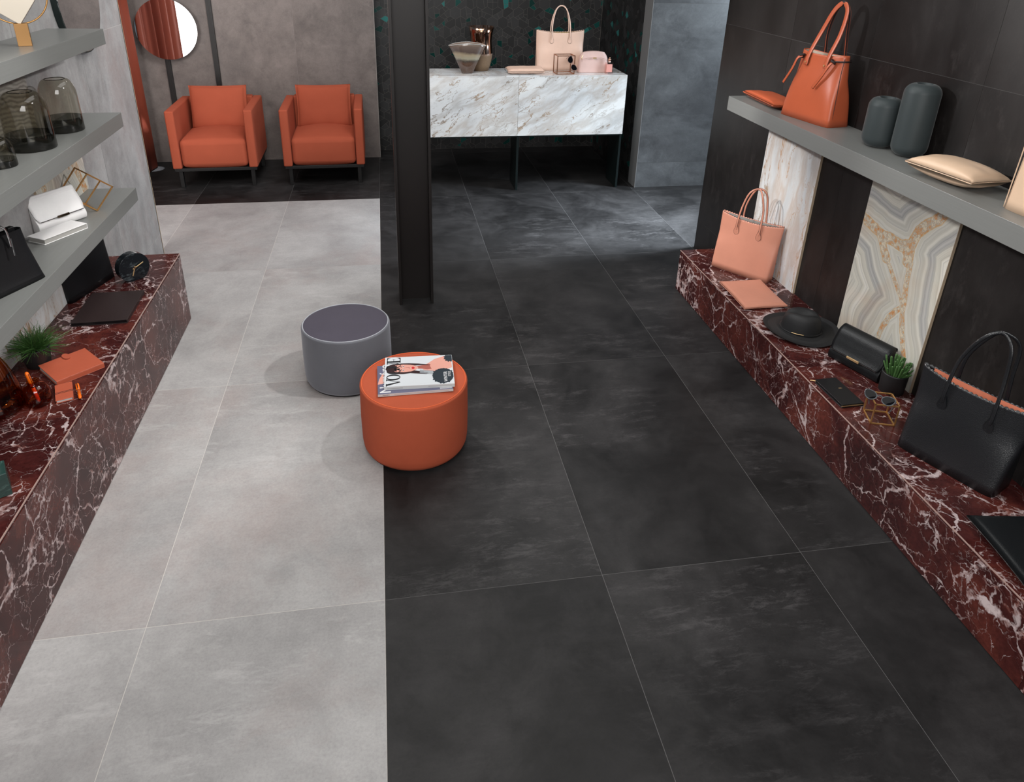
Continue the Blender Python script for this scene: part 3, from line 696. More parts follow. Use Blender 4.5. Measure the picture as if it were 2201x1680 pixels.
hair, face, neck = hq(hair), hq(face), hq(neck)
shoulder = [(.112, .128), (.150, .150), (.172, .112), (.205, .082), (.226, .040), (.234, .006), (.13, .004), (.10, .055)]
layers = [(shoulder, SKIN, 0), (neck, SKIN2, 1), (hair, HAIRC, 2), (face, SKIN, 3)]
streak = [[(.096+i*.004, .15), (.099+i*.004, .15), (.080+i*.005, .085), (.077+i*.005, .085)] for i in range(7)]
def pr(name, ps, mat, lv, label=None): return link(name, flat(ps, zc+lv*.00004), mat, mu, label=label)
link('title', flat(polys, zc+.0003), INK, mu, label='black serif title lettering')
for i, (p, m, lv) in enumerate(layers): pr('cover_picture', [p], m, lv, ['printed shoulder', 'printed neck', 'printed dark hair', 'printed face of a woman'][i])
pr('cover_picture', streak, GREYI, 2.5, 'printed silver hair strands')
pr('cover_picture', [fea], FEA, 4, 'printed black feathers'); pr('cover_picture', [fea2], FEA, 4, 'printed black feathers')
pr('cover_picture', [hq([(.086, .240), (.158, .240), (.152, .262), (.125, .268), (.095, .262)])], HAIRC, 3.5, 'printed fringe')
for s_ in (-1, 1):
    ex = .121+s_*.022
    pr('cover_picture', [hq(ell(ex, .203, .010, .0048))], WINK, 4, 'printed eye white')
    pr('cover_picture', [hq(ell(ex, .203, .005, .005))], INK, 5, 'printed eye')
    pr('cover_picture', [hq([(ex-s_*.012, .214), (ex+s_*.012, .216), (ex+s_*.012, .219), (ex-s_*.012, .217)])], INK, 5, 'printed brow')
pr('cover_picture', [hq([(.114, .172), (.127, .172), (.1265, .20), (.128, .20), (.130, .172), (.128, .168), (.116, .169)])], SKIN2, 4, 'printed nose')
pr('cover_picture', [hq([(.105, .150), (.115, .158), (.121, .154), (.127, .158), (.137, .150), (.128, .141), (.121, .139), (.114, .141)])], LIP, 4, 'printed red lips')
pr('cover_picture', [[(.140, .118), (.168, .106), (.160, .100), (.142, .108)]], SKIN2, 1.5, 'printed collarbone shade')
for s_, yy, sz in (('WINTER', .030, .021), ('STYLE', .014, .015)):
    me = text_mesh(s_, sz, 0, .0002); me.transform(Matrix.Translation((.018 if yy > .02 else .058, yy, zc+.0003))); link('cover_line', me, WINK, mu)
me = text_mesh('JUNE MODERN', .0085, 0, .0001); me.transform(Matrix.Translation((.006, .210, zc+.0001)) @ Matrix.Identity(4)); 
link('spine_paper', boxes((-.00015, 0, 0, lM, .0, t2)), plain('spine_white_b', (.62, .63, .62), .4), mu)
SGB = plain('spine_grey_b', (.30, .30, .30), .5); link('spine_label', boxes((-.0003, 0, .012, .115, .0075, .009)), SGB, mu); link('spine_label', boxes((-.0003, 0, .225, .295, .0055, .0078)), SGB, mu)

# ------------------------------------------------------------------ bags
def shell(w0, w1, d0, d1, h, e0=9, e1=2.0, sag=0.0, scal=0, samp=.004, lean=0, n=640, m=10, bulge=.0, topf=None, shoulders=0):
    V, Fc = [], []
    sg = lambda x: (1 if x >= 0 else -1)
    for j in range(m+1):
        v = 1.0 if j == m else .972*j/(m-1); a = (w0+(w1-w0)*v)/2; b = (d0+(d1-d0)*v**.8)/2+bulge*math.sin(PI*min(1, v*1.15))*.5
        e = e0+(e1-e0)*min(1, v*1.6)
        if shoulders and v > 1-shoulders: q = (v-(1-shoulders))/shoulders; a *= 1-.22*q*q
        for i in range(n):
            t = 2*PI*i/n; ct_, st_ = math.cos(t), math.sin(t)
            x = a*sg(ct_)*abs(ct_)**(2/e); y = b*sg(st_)*abs(st_)**(2/e)
            z = h*v
            if v > .6:
                z -= sag*(1-(x/a)**2)*((v-.6)/.4)**2
                if scal and j == m: z += samp*abs(math.sin(scal*PI*(x/(2*a)+.5)))
            V.append((x, y+lean*z, z))
    for j in range(m):
        for i in range(n): Fc.append((j*n+i, j*n+(i+1) % n, (j+1)*n+(i+1) % n, (j+1)*n+i))
    Fc.append(tuple(reversed(range(n))))
    return mk(V, Fc)
def arch(xh, z0, ztop, y0, y1, tipx=0.0, n=10):
    return smooth_path([(-xh, y0, z0), (-xh*1.03, y0, z0+.045), (-xh*.93, (y0*2+y1)/3, z0+(ztop-z0)*.55), (-xh*.55+tipx, (y0+y1)/2, z0+(ztop-z0)*.90), (tipx, y1, ztop), (xh*.55+tipx, (y0+y1)/2, z0+(ztop-z0)*.90), (xh*.93, (y0*2+y1)/3, z0+(ztop-z0)*.55), (xh*1.03, y0, z0+.045), (xh, y0, z0)], n)
def tote(name, label, loc, rz, w0, w1, d0, d1, h, mat, lin, hx, hz, zb, lean=0, sag=.02, edge=EDGE, scal=26, hw=.011, tip=0.0):
    r = root(name, label, 'bag', loc, rz)
    o = link('body', shell(w0, w1, d0, d1, h, 9, 2.0, sag, scal, .0048, lean), mat, r, smooth=True); s = o.modifiers.new('s', 'SOLIDIFY'); s.thickness = .0022; s.offset = -1
    if edge is not L_BK: tv_ = [v.co.copy() for v in o.data.vertices][-640:][::2]; link('rim_edge', sweep(tv_, .0024, .0024, Vector((0, 0, 1)), 5, True), edge, o, smooth=True)
    o = link('lining', shell(w0*.985, w1*.985, d0*.94, d1*.90, h-.004, 9, 2.0, sag*.8, 0, 0, lean), lin, r, smooth=True)
    for s_ in (-1, 1):
        yb = lambda z: s_*((d0+(d1-d0)*(z/h)**.8)/2*math.sqrt(max(.05, 1-(hx/(w1/2))**2))+.004)+lean*z
        y0 = yb(zb)
        pts = arch(hx, zb, hz, y0, lean*hz+s_*.006, tip+s_*.004)
        wd = [1.0]*len(pts)
        ho = link('handle', sweep(pts, hw, .0055, Vector((0, 1, 0)), 8, widths=wd), mat, r, smooth=True)
        if edge is not L_BK: link('handle_edge', sweep(pts, hw*1.22, .0018, Vector((0, 1, 0)), 6), edge, ho, smooth=True)
        for q in (-1, 1):
            n = 20; V = []; 
            for t_ in (0, .0022):
                for i in range(n):
                    a = 2*PI*i/n; rr = .017*(1-.55*max(0, math.sin(a)))
                    zz = zb-.012+(.045 if math.sin(a) > 0 else .022)*math.sin(a)
                    V.append((q*hx+rr*math.cos(a), y0+s_*(t_-.001), zz))
            Fc = [tuple(range(n)) if s_ > 0 else tuple(reversed(range(n))), tuple(n+i for i in range(n)) if s_ < 0 else tuple(reversed([n+i for i in range(n)]))]+[(i, (i+1) % n, n+(i+1) % n, n+i) for i in range(n)]
            tb = link('handle_tab', mk(V, Fc), mat, ho)
            pe = [Vector((V[i][0], y0+s_*.0006, V[i][2])) for i in range(n)]
            link('tab_edge', sweep(pe, .0018, .0018, Vector((0, 1, 0)), 5, True), edge, ho)
    return r
def place(fl, fr, d):
    """centre and rotation of a bag from its front-left and front-right base corners (as the camera sees them)"""
    a = math.atan2(fr[1]-fl[1], fr[0]-fl[0]); mx, my = (fl[0]+fr[0])/2, (fl[1]+fr[1])/2
    return (mx-math.sin(a)*d/2, my+math.cos(a)*d/2), a

# --- right bench
(p, a) = place((2.088, 2.01), (2.308, 1.708), .105)
tote('tote_bag', 'salmon pink leather tote with scalloped rim on the right bench', (*p, .2855), a, .374, .40, .105, .06, .35, L_PK, LINING, .072, .535, .27, lean=.10, sag=.018, tip=.005)
o = cushion('pouch', .262, .325, .030, L_PK, None, 4, 22, .30, .02, .007, (2.150, 1.568, .302), (.03, .0, -.0)); tag(o, 'flat salmon pink leather pouch lying in front of the salmon tote', 'pouch')
link('zip_pull', sweep(smooth_path([(.132, .06, .0), (.150, .05, .0), (.160, .02, -.004), (.150, .0, -.008), (.134, -.01, -.010)], 6), .003, .003, Vector((0, 0, 1)), 6), L_PK, o)
# hat
ht = root('sun_hat', 'black wide-brimmed straw hat with a thin gold bar on the right bench', 'hat', (2.215, 1.160, .286), -.5)
bp = []
for i in range(15): q = i/14; bp.append((.192-.105*q, .010-.006*math.sin(PI*q)+.0*q))
brim = lathe(bp+[(.084, .012)]+[(.088+.004*0, .004)]+[(.19, .006)], 96, 1.0, .97, False, False)
for v in brim.vertices: r_ = math.hypot(v.co.x, v.co.y); v.co.z += .010*((r_/.19)**2)*math.sin(2*math.atan2(v.co.y, v.co.x)+.6)+.008*(r_/.19)
link('brim', brim, STRAW, ht, smooth=True)
cr = [(.093, .006), (.092, .03), (.089, .06), (.084, .085), (.074, .103), (.058, .112), (.038, .110), (.018, .104), (.001, .102)]
crown = lathe(cr, 72, 1.06, .90, False, False)
for v in crown.vertices:
    if v.co.z > .07: v.co.z -= .016*math.exp(-(v.co.y/.022)**2)*(v.co.z-.07)/.04*1.0; v.co.z += .10*(v.co.x*.12)
link('crown', crown, STRAW, ht, smooth=True)
bnd = [Vector((.094*1.06*math.cos(2*PI*i/64), .094*.90*math.sin(2*PI*i/64), .017)) for i in range(64)]
link('hat_band', sweep(bnd, .018, .003, Vector((0, 0, 1)), 6, True), plain('band_black', (.010, .010, .011), .5), ht, smooth=True)
gb = [Vector((.1005*1.06*math.cos(t), .1005*.90*math.sin(t), .020)) for t in [-2.05+.075*i for i in range(9)]]
link('gold_bar', sweep(gb, .004, .004, Vector((0, 0, 1)), 8), GOLD, ht, smooth=True, label='thin gold bar')

def flap_clutch(name, label, loc, rz, w, d, h, mat, inner, bar, lean=.25, back=.012):
    """wedge clutch: side profile extruded along x, flap folded over the top, front is -y"""
    r = root(name, label, 'bag', loc, rz)
    def ext(prof, x0, x1, n=1, closed=True):
        V, Fc = [], []; m = len(prof)
        for x in (x0, x1): V += [(x, y, z) for y, z in prof]
        for i in range(m if closed else m-1): Fc.append((i, (i+1) % m, m+(i+1) % m, m+i))
        if closed: Fc += [tuple(reversed(range(m))), tuple(m+i for i in range(m))]
        return mk(V, Fc)
    B = smooth_path([(0, -d/2, .010), (0, -d/2+.012, .0), (0, 0, 0), (0, d/2-.012, 0), (0, d/2, .012), (0, d/2+lean*h*.55, h*.55), (0, d/2+lean*h-.006, h*.94), (0, d/2+lean*h-.03, h*.985), (0, d*.12, h*.72), (0, -d*.28, h*.42), (0, -d/2-.002, h*.22)], 5, True)
    link('body', ext([(v.y, v.z) for v in B], -w/2, w/2), mat, r, smooth=False, bev=.003)
    fl = [(d/2+lean*h+.003, h*.90), (d/2+lean*h-.002, h*1.0), (d/2+lean*h-.022, h*1.035), (d*.25, h*.93), (-d*.08, h*.70), (-d*.36, h*.47), (-d*.50-.003, h*.35)]
    fs = [(v.y, v.z) for v in smooth_path([(0, y, z) for y, z in fl], 6)]
    V, Fc = [], []; nx = 16; m = len(fs)
    for i in range(nx+1):
        u = -1+2*i/nx
        for j, (y, z) in enumerate(fs):
            q = j/(m-1); x = u*w/2*(1.0-.0*q)
            sk = (abs(u)**6)*.10*max(0, q-.8)/.2
            V.append((x*(1-sk), y, z+.006*0))
    for i in range(nx):
        for j in range(m-1): Fc.append((i*m+j, (i+1)*m+j, (i+1)*m+j+1, i*m+j+1))
    o = link('flap', mk(V, Fc), mat, r, smooth=True); s = o.modifiers.new('s', 'SOLIDIFY'); s.thickness = .004; s.offset = 1
    y, z = fs[-1]; link('flap_edge', sweep([Vector((-w/2*.9, y-.003, z)), Vector((w/2*.9, y-.003, z))], .003, .003), inner, r)
    box('clasp', -w*.12, w*.12, y-.009, y-.003, z-.004, z+.007, bar, r, bev=.001)
    return r
flap_clutch('clutch_bag', 'black textured flap clutch with a gold bar leaning on the onyx slab', (2.284, .781, .2855), math.radians(-70), .270, .060, .165, L_GL, EDGE, GOLD, .24)
# cactus pot
pt = root('potted_cactus', 'small black pot of stubby green cactus stems on the right bench', 'plant', (2.336, .588, .2855))
link('pot', lathe([(.050, 0), (.053, .003), (.056, .095), (.0565, .100), (.052, .100), (.051, .088)], 48, cap1=False), POTM, pt, smooth=True)
link('soil', lathe([(.0515, .084), (.0515, .088)], 32), SOIL, pt)
rs_ = random.Random(5)
for i in range(44):
    a, rr = rs_.uniform(0, 2*PI), .043*math.sqrt(rs_.random()); x, y = rr*math.cos(a), rr*math.sin(a); hh = rs_.uniform(.045, .095)*(1.15-rr*9)
    tx, ty = x*1.5+rs_.uniform(-.006, .006), y*1.5+rs_.uniform(-.006, .006)
    path = smooth_path([(x, y, .086), ((x+tx)/2, (y+ty)/2, .086+hh*.5), (tx, ty, .086+hh*.93), (tx, ty, .086+hh)], 3)
    link('cactus_stem', sweep(path, .0085, .0085, Vector((0, 1, 0)), 7, widths=[1, 1, 1.1, 1.1, 1.1, 1.1, 1.1, 1.1, .9, .35][:len(path)]), LEAF2, pt, smooth=True)
# wallet
def folded(name, label, cat, loc, rot, w, d, t, mat, inner, zipm=None, grp=None):
    r = root(name, label, cat, loc, rot=rot)
    link('cover', boxes((-w/2, w/2, -d/2, d/2, t-.003, t), (-w/2, w/2, -d/2, d/2, 0, .003), (w/2-.003, w/2, -d/2, d/2, .003, t-.003)), mat, r, bev=.0014)
    box('inner_leaves', -w/2+.004, w/2-.004, -d/2+.003, d/2-.003, .0032, t-.0032, inner, r)
    if zipm: link('zip', boxes((-w/2-.0005, w/2, -d/2-.0008, -d/2+.003, t*.42, t*.58)), zipm, r)
    return r
wa_ = folded('wallet', 'slim black leather zip wallet lying on the right bench', 'wallet', (2.073, .592, .286), (0, 0, math.radians(2)), .108, .205, .017, L_BK, L_BK, GOLD)
link('zip_pull', sweep(smooth_path([(-.05, .102, .008), (-.060, .112, .006), (-.068, .116, .004)], 4), .005, .003, Vector((0, 0, 1)), 6), GOLD, wa_)
link('stamp', boxes((.012, .026, .02, .0215, .0170, .0172), (.010, .028, .016, .0172, .0170, .0172)), GOLD, wa_, label='tiny gold stamped mark')
# wire cubes
def wire(verts, t, mat, name, label, parent_loc=None):
    E_ = [(0, 1), (0, 2), (0, 4), (1, 3), (1, 5), (2, 3), (2, 6), (3, 7), (4, 5), (4, 6), (5, 7), (6, 7)]
    c = sum((Vector(v) for v in verts), Vector())/8; ms = []
    ax = [(Vector(verts[i])-Vector(verts[0])).normalized() for i in (1, 2, 4)]
    r = root(name, label, 'cube frame', tuple(c))
    for a_, b_ in E_:
        A, B = Vector(verts[a_])-c, Vector(verts[b_])-c; d = (B-A).normalized(); o_ = [x for x in ax if abs(x.dot(d)) < .5]
        A -= d*t/2; B += d*t/2; p_, q_ = o_[0]*t/2, o_[1]*t/2
        V = [A-p_-q_, A+p_-q_, A+p_+q_, A-p_+q_, B-p_-q_, B+p_-q_, B+p_+q_, B-p_+q_]
        link('bar', mk(V, [(0, 3, 2, 1), (4, 5, 6, 7), (0, 1, 5, 4), (1, 2, 6, 5), (2, 3, 7, 6), (3, 0, 4, 7)]), mat, r)
    return r
def cubev(x, y, z, s, rz, sx=None, sz=None):
    sx = sx or s; sz = sz or s; c_, s_ = math.cos(rz), math.sin(rz)
    return [(x+c_*i*sx-s_*j*s, y+s_*i*sx+c_*j*s, z+k_*sz) for i in (0, 1) for j in (0, 1) for k_ in (0, 1)]
wire(cubev(2.084, .372, .2875, .096, math.radians(-18)), .005, BRASS, 'wire_cube', 'brass wire cube holding the grey sunglasses on the right bench')
wire([(-1.399, 1.953, .969), (-1.477, 1.884, 1.062), (-1.47, 1.892, .866), (-1.545, 1.823, .958), (-1.306, 1.848, .969), (-1.384, 1.778, 1.061), (-1.377, 1.787, .866), (-1.455, 1.717, .956)], .006, BRASS, 'wire_cube', 'tilted brass wire cube beside the white clutch')
wire(cubev(1.623, 4.483, 1.069, .115, .06, .160, .158), .0065, COPPER, 'wire_cube', 'copper wire cube with sunglasses hung on it, on the marble counter')
def sunglasses(label, loc, M3, fm, r_, gap, cat_eye=.25, temples='down', tl=.10):
    """local x across, z up, front is -y"""
    o = root('sunglasses', label, 'sunglasses', loc, rot=M3)
    for s in (-1, 1):
        n = 32; pth = []
        for i in range(n):
            a = 2*PI*i/n; rx = r_*(1+.10*math.cos(2*a)); zz = r_*.92*math.sin(a)
            x_ = rx*math.cos(a); ce = cat_eye*r_*max(0, math.cos(a-.7))**6
            pth.append(Vector((s*(gap+x_+ce), 0, zz+ce*.6)))
        link('rim', sweep(pth, .0045, .004, Vector((0, 1, 0)), 8, True), fm, o, smooth=True)
        V = [(p_.x, .0005, p_.z) for p_ in pth]+[(s*gap, -.0025, 0)]
        me = mk(V, [(i, (i+1) % n, n) if s < 0 else ((i+1) % n, i, n) for i in range(n)]); link('lens', me, LENS, o, smooth=True)
        x_h = s*(gap+r_*1.22)
        if temples == 'down': pts = [(x_h, .003, r_*.55), (x_h*.96, .04, r_*.45), (x_h*.8, tl*.85, r_*.2), (x_h*.7, tl, -r_*.6)]
        else: pts = [(x_h, .003, r_*.55), (x_h*.5, .012+.004*s, r_*.35), (-x_h*.6, .014+.004*s, r_*.1), (-x_h*.9, .014+.004*s, -r_*.3)]
        link('temple', sweep(smooth_path(pts, 6), .0045, .003, Vector((0, 1, 0)), 6), fm, o, smooth=True)
        link('hinge_stud', lathe([(.0014, -.0005), (.0014, .0005)], 8), CHROME, o).location = (s*(gap+r_*1.15), -.002, r_*.6)
    link('bridge', sweep(smooth_path([(-gap+r_*1.02, 0, r_*.35), (0, -.002, r_*.52), (gap-r_*1.02, 0, r_*.35)], 6), .005, .004, Vector((0, 1, 0)), 8), fm, o, smooth=True)
    return o
GFR = plain('grey_acetate', (.075, .085, .095), .3); PFR = plain('rose_acetate', (.30, .17, .14), .3)
sunglasses('round grey sunglasses resting on top of the brass wire cube', (2.113, .395, .398), (math.radians(-48), math.radians(0), math.radians(-52)), GFR, .0215, .034, .35)

(p, a) = place((2.095, .229), (2.245, -.11), .165)
L_GT = leather('sparkling_black_leather', (.006, .007, .009), .34, 380, 1.0, .8)
tote('tote_bag', 'large black glittery leather tote with peach scalloped lining on the right bench', (*p, .2855), a, .372, .41, .165, .055, .355, L_GT, LIN_OR, .085, .60, .255, lean=.02, sag=.018, edge=L_BK, scal=24, hw=.014, tip=.02)
o = cushion('pouch', .30, .30, .045, L_GL, None, 3, 24, .32, .03, .006, (2.165, -.385, .328), (.05, .04, -.10)); tag(o, 'black glittery leather pouch at the near end of the right bench', 'pouch')

# --- right shelf
o = cushion('pouch', .185, .40, .052, L_OR, None, 3, 24, .42, .04, .006, (2.288, 1.965, 1.350), (.0, .06, -.06)); tag(o, 'orange leather pouch lying left of the orange bag on the right shelf', 'pouch')
(p, a) = place((2.197, 1.722), (2.262, 1.371), .150)
ot = root('tote_bag', 'orange leather tote with tied side straps on the right wall shelf', 'bag', (*p, 1.3255), a)
o = link('body', shell(.358, .295, .150, .085, .345, 9, 2.6, .010, 0, 0, 0, bulge=.02), L_OR, ot, smooth=True); s = o.modifiers.new('s', 'SOLIDIFY'); s.thickness = .003; s.offset = -1
link('lining', shell(.350, .288, .14, .075, .340, 9, 2.6, .008, 0, 0, 0, bulge=.016), plain('tan_lining', (.55, .45, .36), .8), ot, smooth=True)
for s_ in (-1, 1):
    yb = s_*.046
    pts = smooth_path([(-.066, yb+s_*.012, .275), (-.063, yb+s_*.004, .33), (-.040, s_*.02, .44), (.002, s_*.006, .545), (.048, 0, .583), (.086, s_*.006, .545), (.086, s_*.02, .44), (.072, yb+s_*.004, .33), (.068, yb+s_*.012, .275)], 8)
    ho = link('handle', sweep(pts, .025, .005, Vector((0, 1, 0)), 8), L_OR, ot, smooth=True)
    link('handle_edge', sweep([v+Vector((.0, s_*-.0018, 0)) for v in pts], .0265, .0014, Vector((0, 1, 0)), 6), EDGE, ho, smooth=True)
    for q in (-1, 1):
        m_ = disc_y(.0048, -.002, .002, 16); o = link('rivet', m_, GOLD, ot); o.location = (q*.066, yb+s_*.0165, .29)
for q in (-1, 1):
    pts = smooth_path([(q*.105, -.052, .315), (q*.118, -.070, .300), (q*.118+.02*q, -.078, .24), (q*.125+.035*q-.02, -.082, .165)], 8) if q < 0 else smooth_path([(q*.112, -.052, .315), (q*.105, -.070, .295), (q*.078, -.080, .235), (q*.040, -.084, .175)], 8)
    ts = link('tie_strap', sweep(pts, .014, .004, Vector((0, 1, 0)), 8), L_OR, ot, smooth=True); link('strap_edge', sweep([v+Vector((0, .0012, 0)) for v in pts], .0155, .0015, Vector((0, 1, 0)), 6), EDGE, ts, smooth=True)
    kn = smooth_path([(q*.098, -.046, .322), (q*.110, -.062, .318), (q*.120, -.052, .312), (q*.112, -.042, .305)], 6, True); link('knot', sweep(kn, .010, .010, Vector((0, 1, 0)), 8, True), EDGE, ot, smooth=True)
    sp = smooth_path([(q*.112, -.045, .315), (q*.150, -.02, .318), (q*.150, .02, .318), (q*.112, .045, .315)], 6); link('side_cord', sweep(sp, .008, .008, Vector((0, 0, 1)), 6), EDGE, ot, smooth=True)
link('side_seam', sweep(smooth_path([(.176, -.045, .004), (.168, -.040, .12), (.155, -.030, .26), (.148, -.018, .33)], 6), .003, .003, Vector((0, 1, 0)), 6), EDGE, ot, smooth=True)
def capsule_vase(label, loc, r, h, op):
    o = root('vase', label, 'vase', loc, group='frosted dark vases on the right shelf'); k_ = r*.62; pr_ = [(.002, .0), (r-k_, 0)]
    for i in range(1, 9): t = PI/2*i/8; pr_.append((r-k_+k_*math.sin(t), k_-k_*math.cos(t)))
    for i in range(1, 10): t = PI/2*i/10; pr_.append((r-(r-op)*(1-math.cos(t)), h-k_+k_*math.sin(t)*.98))
    pr_ += [(op, h), (op-.004, h-.001), (op-.004, h-.03)]
    link('body', lathe(pr_, 64, cap1=False), FROST, o, smooth=True)
    link('inside', lathe([(op-.0035, h-.028), (op-.0035, h-.0275)], 32), VIN, o, label='dark disc painted as shade in the neck')  # dark disc closes the mouth, shade of the hollow put into its colour
    return o
capsule_vase('shorter frosted dark grey glass vase on the right shelf', (2.305, 1.037, 1.3252), .072, .222, .036)
capsule_vase('taller frosted dark grey glass vase on the right shelf', (2.338, .875, 1.3252), .073, .312, .034)
o = cushion('pouch', .200, .305, .090, L_BE, None, 2.6, 28, .50, .04, .006, (2.262, .502, 1.3715), (.0, .03, .14)); tag(o, 'puffy beige leather pouch lying on the right wall shelf', 'pouch')
bb = root('beige_bag', 'upright beige leather bag cut by the right edge of the photo', 'bag', (2.292, .045, 1.3255), math.radians(-88))
o = link('body', shell(.35, .365, .14, .11, .33, 9, 5, .0, 0, 0, .0), L_BE, bb, smooth=True); s = o.modifiers.new('s', 'SOLIDIFY'); s.thickness = .003
link('piping', sweep(smooth_path([(-.168, -.066, .004), (-.170, -.060, .15), (-.174, -.052, .325)], 6), .004, .004, Vector((0, 1, 0)), 6), L_BE, bb, smooth=True)

# --- counter things
def lathe_mod(prof, n, sx, sy, cap0=True): return lathe(prof, n, sx, sy, cap0, False)
kf = N('art_glass_fan'); vf = kf.coord(rnd=False); sxz = kf.n('ShaderNodeSeparateXYZ'); kf.L(kf.warp(vf, 14, .035, 4), sxz.inputs[0])
cf = kf.ramp(kf.math('ADD', kf.math('MULTIPLY', sxz.outputs[2], 3.8), kf.math('MULTIPLY', sxz.outputs[0], .25)), [(.0, (.055, .028, .018)), (.34, (.11, .062, .042)), (.42, (.07, .055, .045)), (.50, (.34, .31, .23)), (.62, (.36, .29, .19)), (.72, (.10, .07, .06)), (1, (.19, .14, .11))])
kf.set(Base_Color=cf, Roughness=.09, Specular_IOR_Level=.8, Alpha=.90, Coat_Weight=.5)
fv = root('fan_vase', 'fan-shaped iridescent brown glass vase on the marble counter', 'vase', (.822, 4.565, 1.0662))
fp = [(.046, 0), (.050, .004)]+[(.050+(.166-.050)*(i/12)**1.08, .004+.236*i/12) for i in range(1, 13)]
me = lathe_mod(fp, 72, 1, .42)
for v in me.vertices:
    if v.co.z > 0.1: v.co.z += .022*(1-(v.co.x/.166)**2)*((v.co.z-.1)/.14)
o = link('body', me, kf.m, fv, smooth=True); s = o.modifiers.new('s', 'SOLIDIFY'); s.thickness = .004
rim = [Vector((.166*math.cos(2*PI*i/72), .166*.42*math.sin(2*PI*i/72), .24+.022*(1-math.cos(2*PI*i/72)**2))) for i in range(72)]
link('rim', sweep(rim, .005, .005, Vector((0, 0, 1)), 8, True), plain('clear_rim', (.45, .44, .42), .1), fv, smooth=True)
kt = N('lustre_bronze'); vt = kt.coord(rnd=False); st_ = kt.n('ShaderNodeSeparateXYZ'); kt.L(vt, st_.inputs[0])
low = kt.ramp(kt.math('MULTIPLY', st_.outputs[2], 2.5), [(.34, 0), (.40, 1)])
cc = kt.mix(low, kt.mix(kt.noise(vt, 60, 4), (.13, .08, .045), (.20, .13, .075)), kt.ramp(kt.noise(kt.coord((12, 12, 2), rnd=False), 2.0, 3, .5, 1.5), [(.3, (.10, .055, .04)), (.5, (.40, .22, .14)), (.62, (.55, .42, .36)), (.75, (.25, .09, .05))]))
kt.set(Base_Color=cc, Metallic=low, Roughness=kt.mix(low, (.6, .6, .6), (.12, .12, .12)))
tv = root('tall_vase', 'tall copper-lustre ceramic vase behind the fan vase', 'vase', (.965, 4.725, 1.0662))
tp_ = [(.056, 0), (.062, .004), (.078, .06), (.089, .12), (.093, .16), (.088, .22), (.085, .27), (.092, .33), (.104, .385), (.101, .385), (.088, .33), (.080, .27)]
link('body', lathe([(a_*1.12, b_) for a_, b_ in tp_], 64, cap1=False), kt.m, tv, smooth=True)
o = cushion('clutch_pouch', .335, .15, .046, L_PW, None, 4, 22, .35, .02, .008, (1.342, 4.545, 1.0990), (.10, 0, .0)); tag(o, 'flat powder pink zip pouch on the marble counter', 'pouch')
link('wrist_tab', sweep(smooth_path([(-.165, .03, 0), (-.178, .035, -.002), (-.178, .015, -.008), (-.168, .01, -.008)], 5), .006, .003, Vector((0, 0, 1)), 6), EDGE, o)
tote('tote_bag', 'powder pink leather tote with scalloped rim standing on the marble counter', (1.696, 4.735, 1.0662), -.04, .430, .445, .12, .07, .355, L_PW, plain('mustard_lining', (.38, .24, .05), .8), .083, .565, .275, lean=0, sag=.022, scal=28)
sunglasses('rose-framed cat-eye sunglasses hung on the copper wire cube', (1.755, 4.478, 1.160), (0, math.radians(62), math.radians(0)), PFR, .026, .036, .45, 'down', .075)
cb = root('cosmetic_bag', 'dusty pink domed cosmetic bag with a gold tag on the marble counter', 'bag', (1.985, 4.600, 1.0662), .0)
link('body', join_me([shell(.285, .255, .085, .045, .178, 7, 3.4, -.010, 0, 0, 0, 96, 16, .012, shoulders=.35)]), L_CO, cb, smooth=True)
V = shell(.285, .255, .085, .045, .178, 7, 3.4, -.010, 0, 0, 0, 96, 16, .012, shoulders=.35)
top = [v.co.copy() for v in V.vertices][-96:]; capm = mk(top+[Vector((0, 0, .190))], [(i, (i+1) % 96, 96) for i in range(96)]); link('zip_top', capm, L_CO, cb, smooth=True)
link('seam', sweep(smooth_path([(-.118, -.036, .10), (-.10, -.042, .124), (0, -.046, .138), (.10, -.042, .124), (.118, -.036, .10)], 8), .0025, .0025, Vector((0, 1, 0)), 6), plain('pink_seam', srgb(178, 140, 132), .5), cb, smooth=True)
box('gold_tag', -.016, .016, -.052, -.047, .128, .138, GOLD, cb)
link('zip_pull', sweep(smooth_path([(-.105, -.02, .155), (-.118, -.03, .135), (-.116, -.03, .115)], 5), .006, .003, Vector((0, 1, 0)), 6), GOLD, cb, smooth=True)
pf = root('perfume_bottle', 'small pink glass perfume bottle with a copper ball cap on the counter', 'bottle', (2.118, 4.525, 1.0662))
box('bottle', -.037, .037, -.016, .016, 0, .098, glass('pink_glass', (.96, .86, .84)), pf, bev=.004)
box('perfume', -.028, .028, -.010, .010, .012, .082, plain('pink_perfume', srgb(240, 190, 182), .12, spec=.8), pf, bev=.004)
link('neck', lathe([(.011, .098), (.011, .110)], 24), plain('milky_collar', (.7, .55, .5), .2), pf, smooth=True)
link('ball_cap', lathe([(.001, .108)]+[(.014*math.sin(PI*i/12), .122-.014*math.cos(PI*i/12)) for i in range(1, 12)]+[(.006, .139), (.001, .144)], 24), plain('copper_cap', (.75, .40, .28), .12, 1), pf, smooth=True)

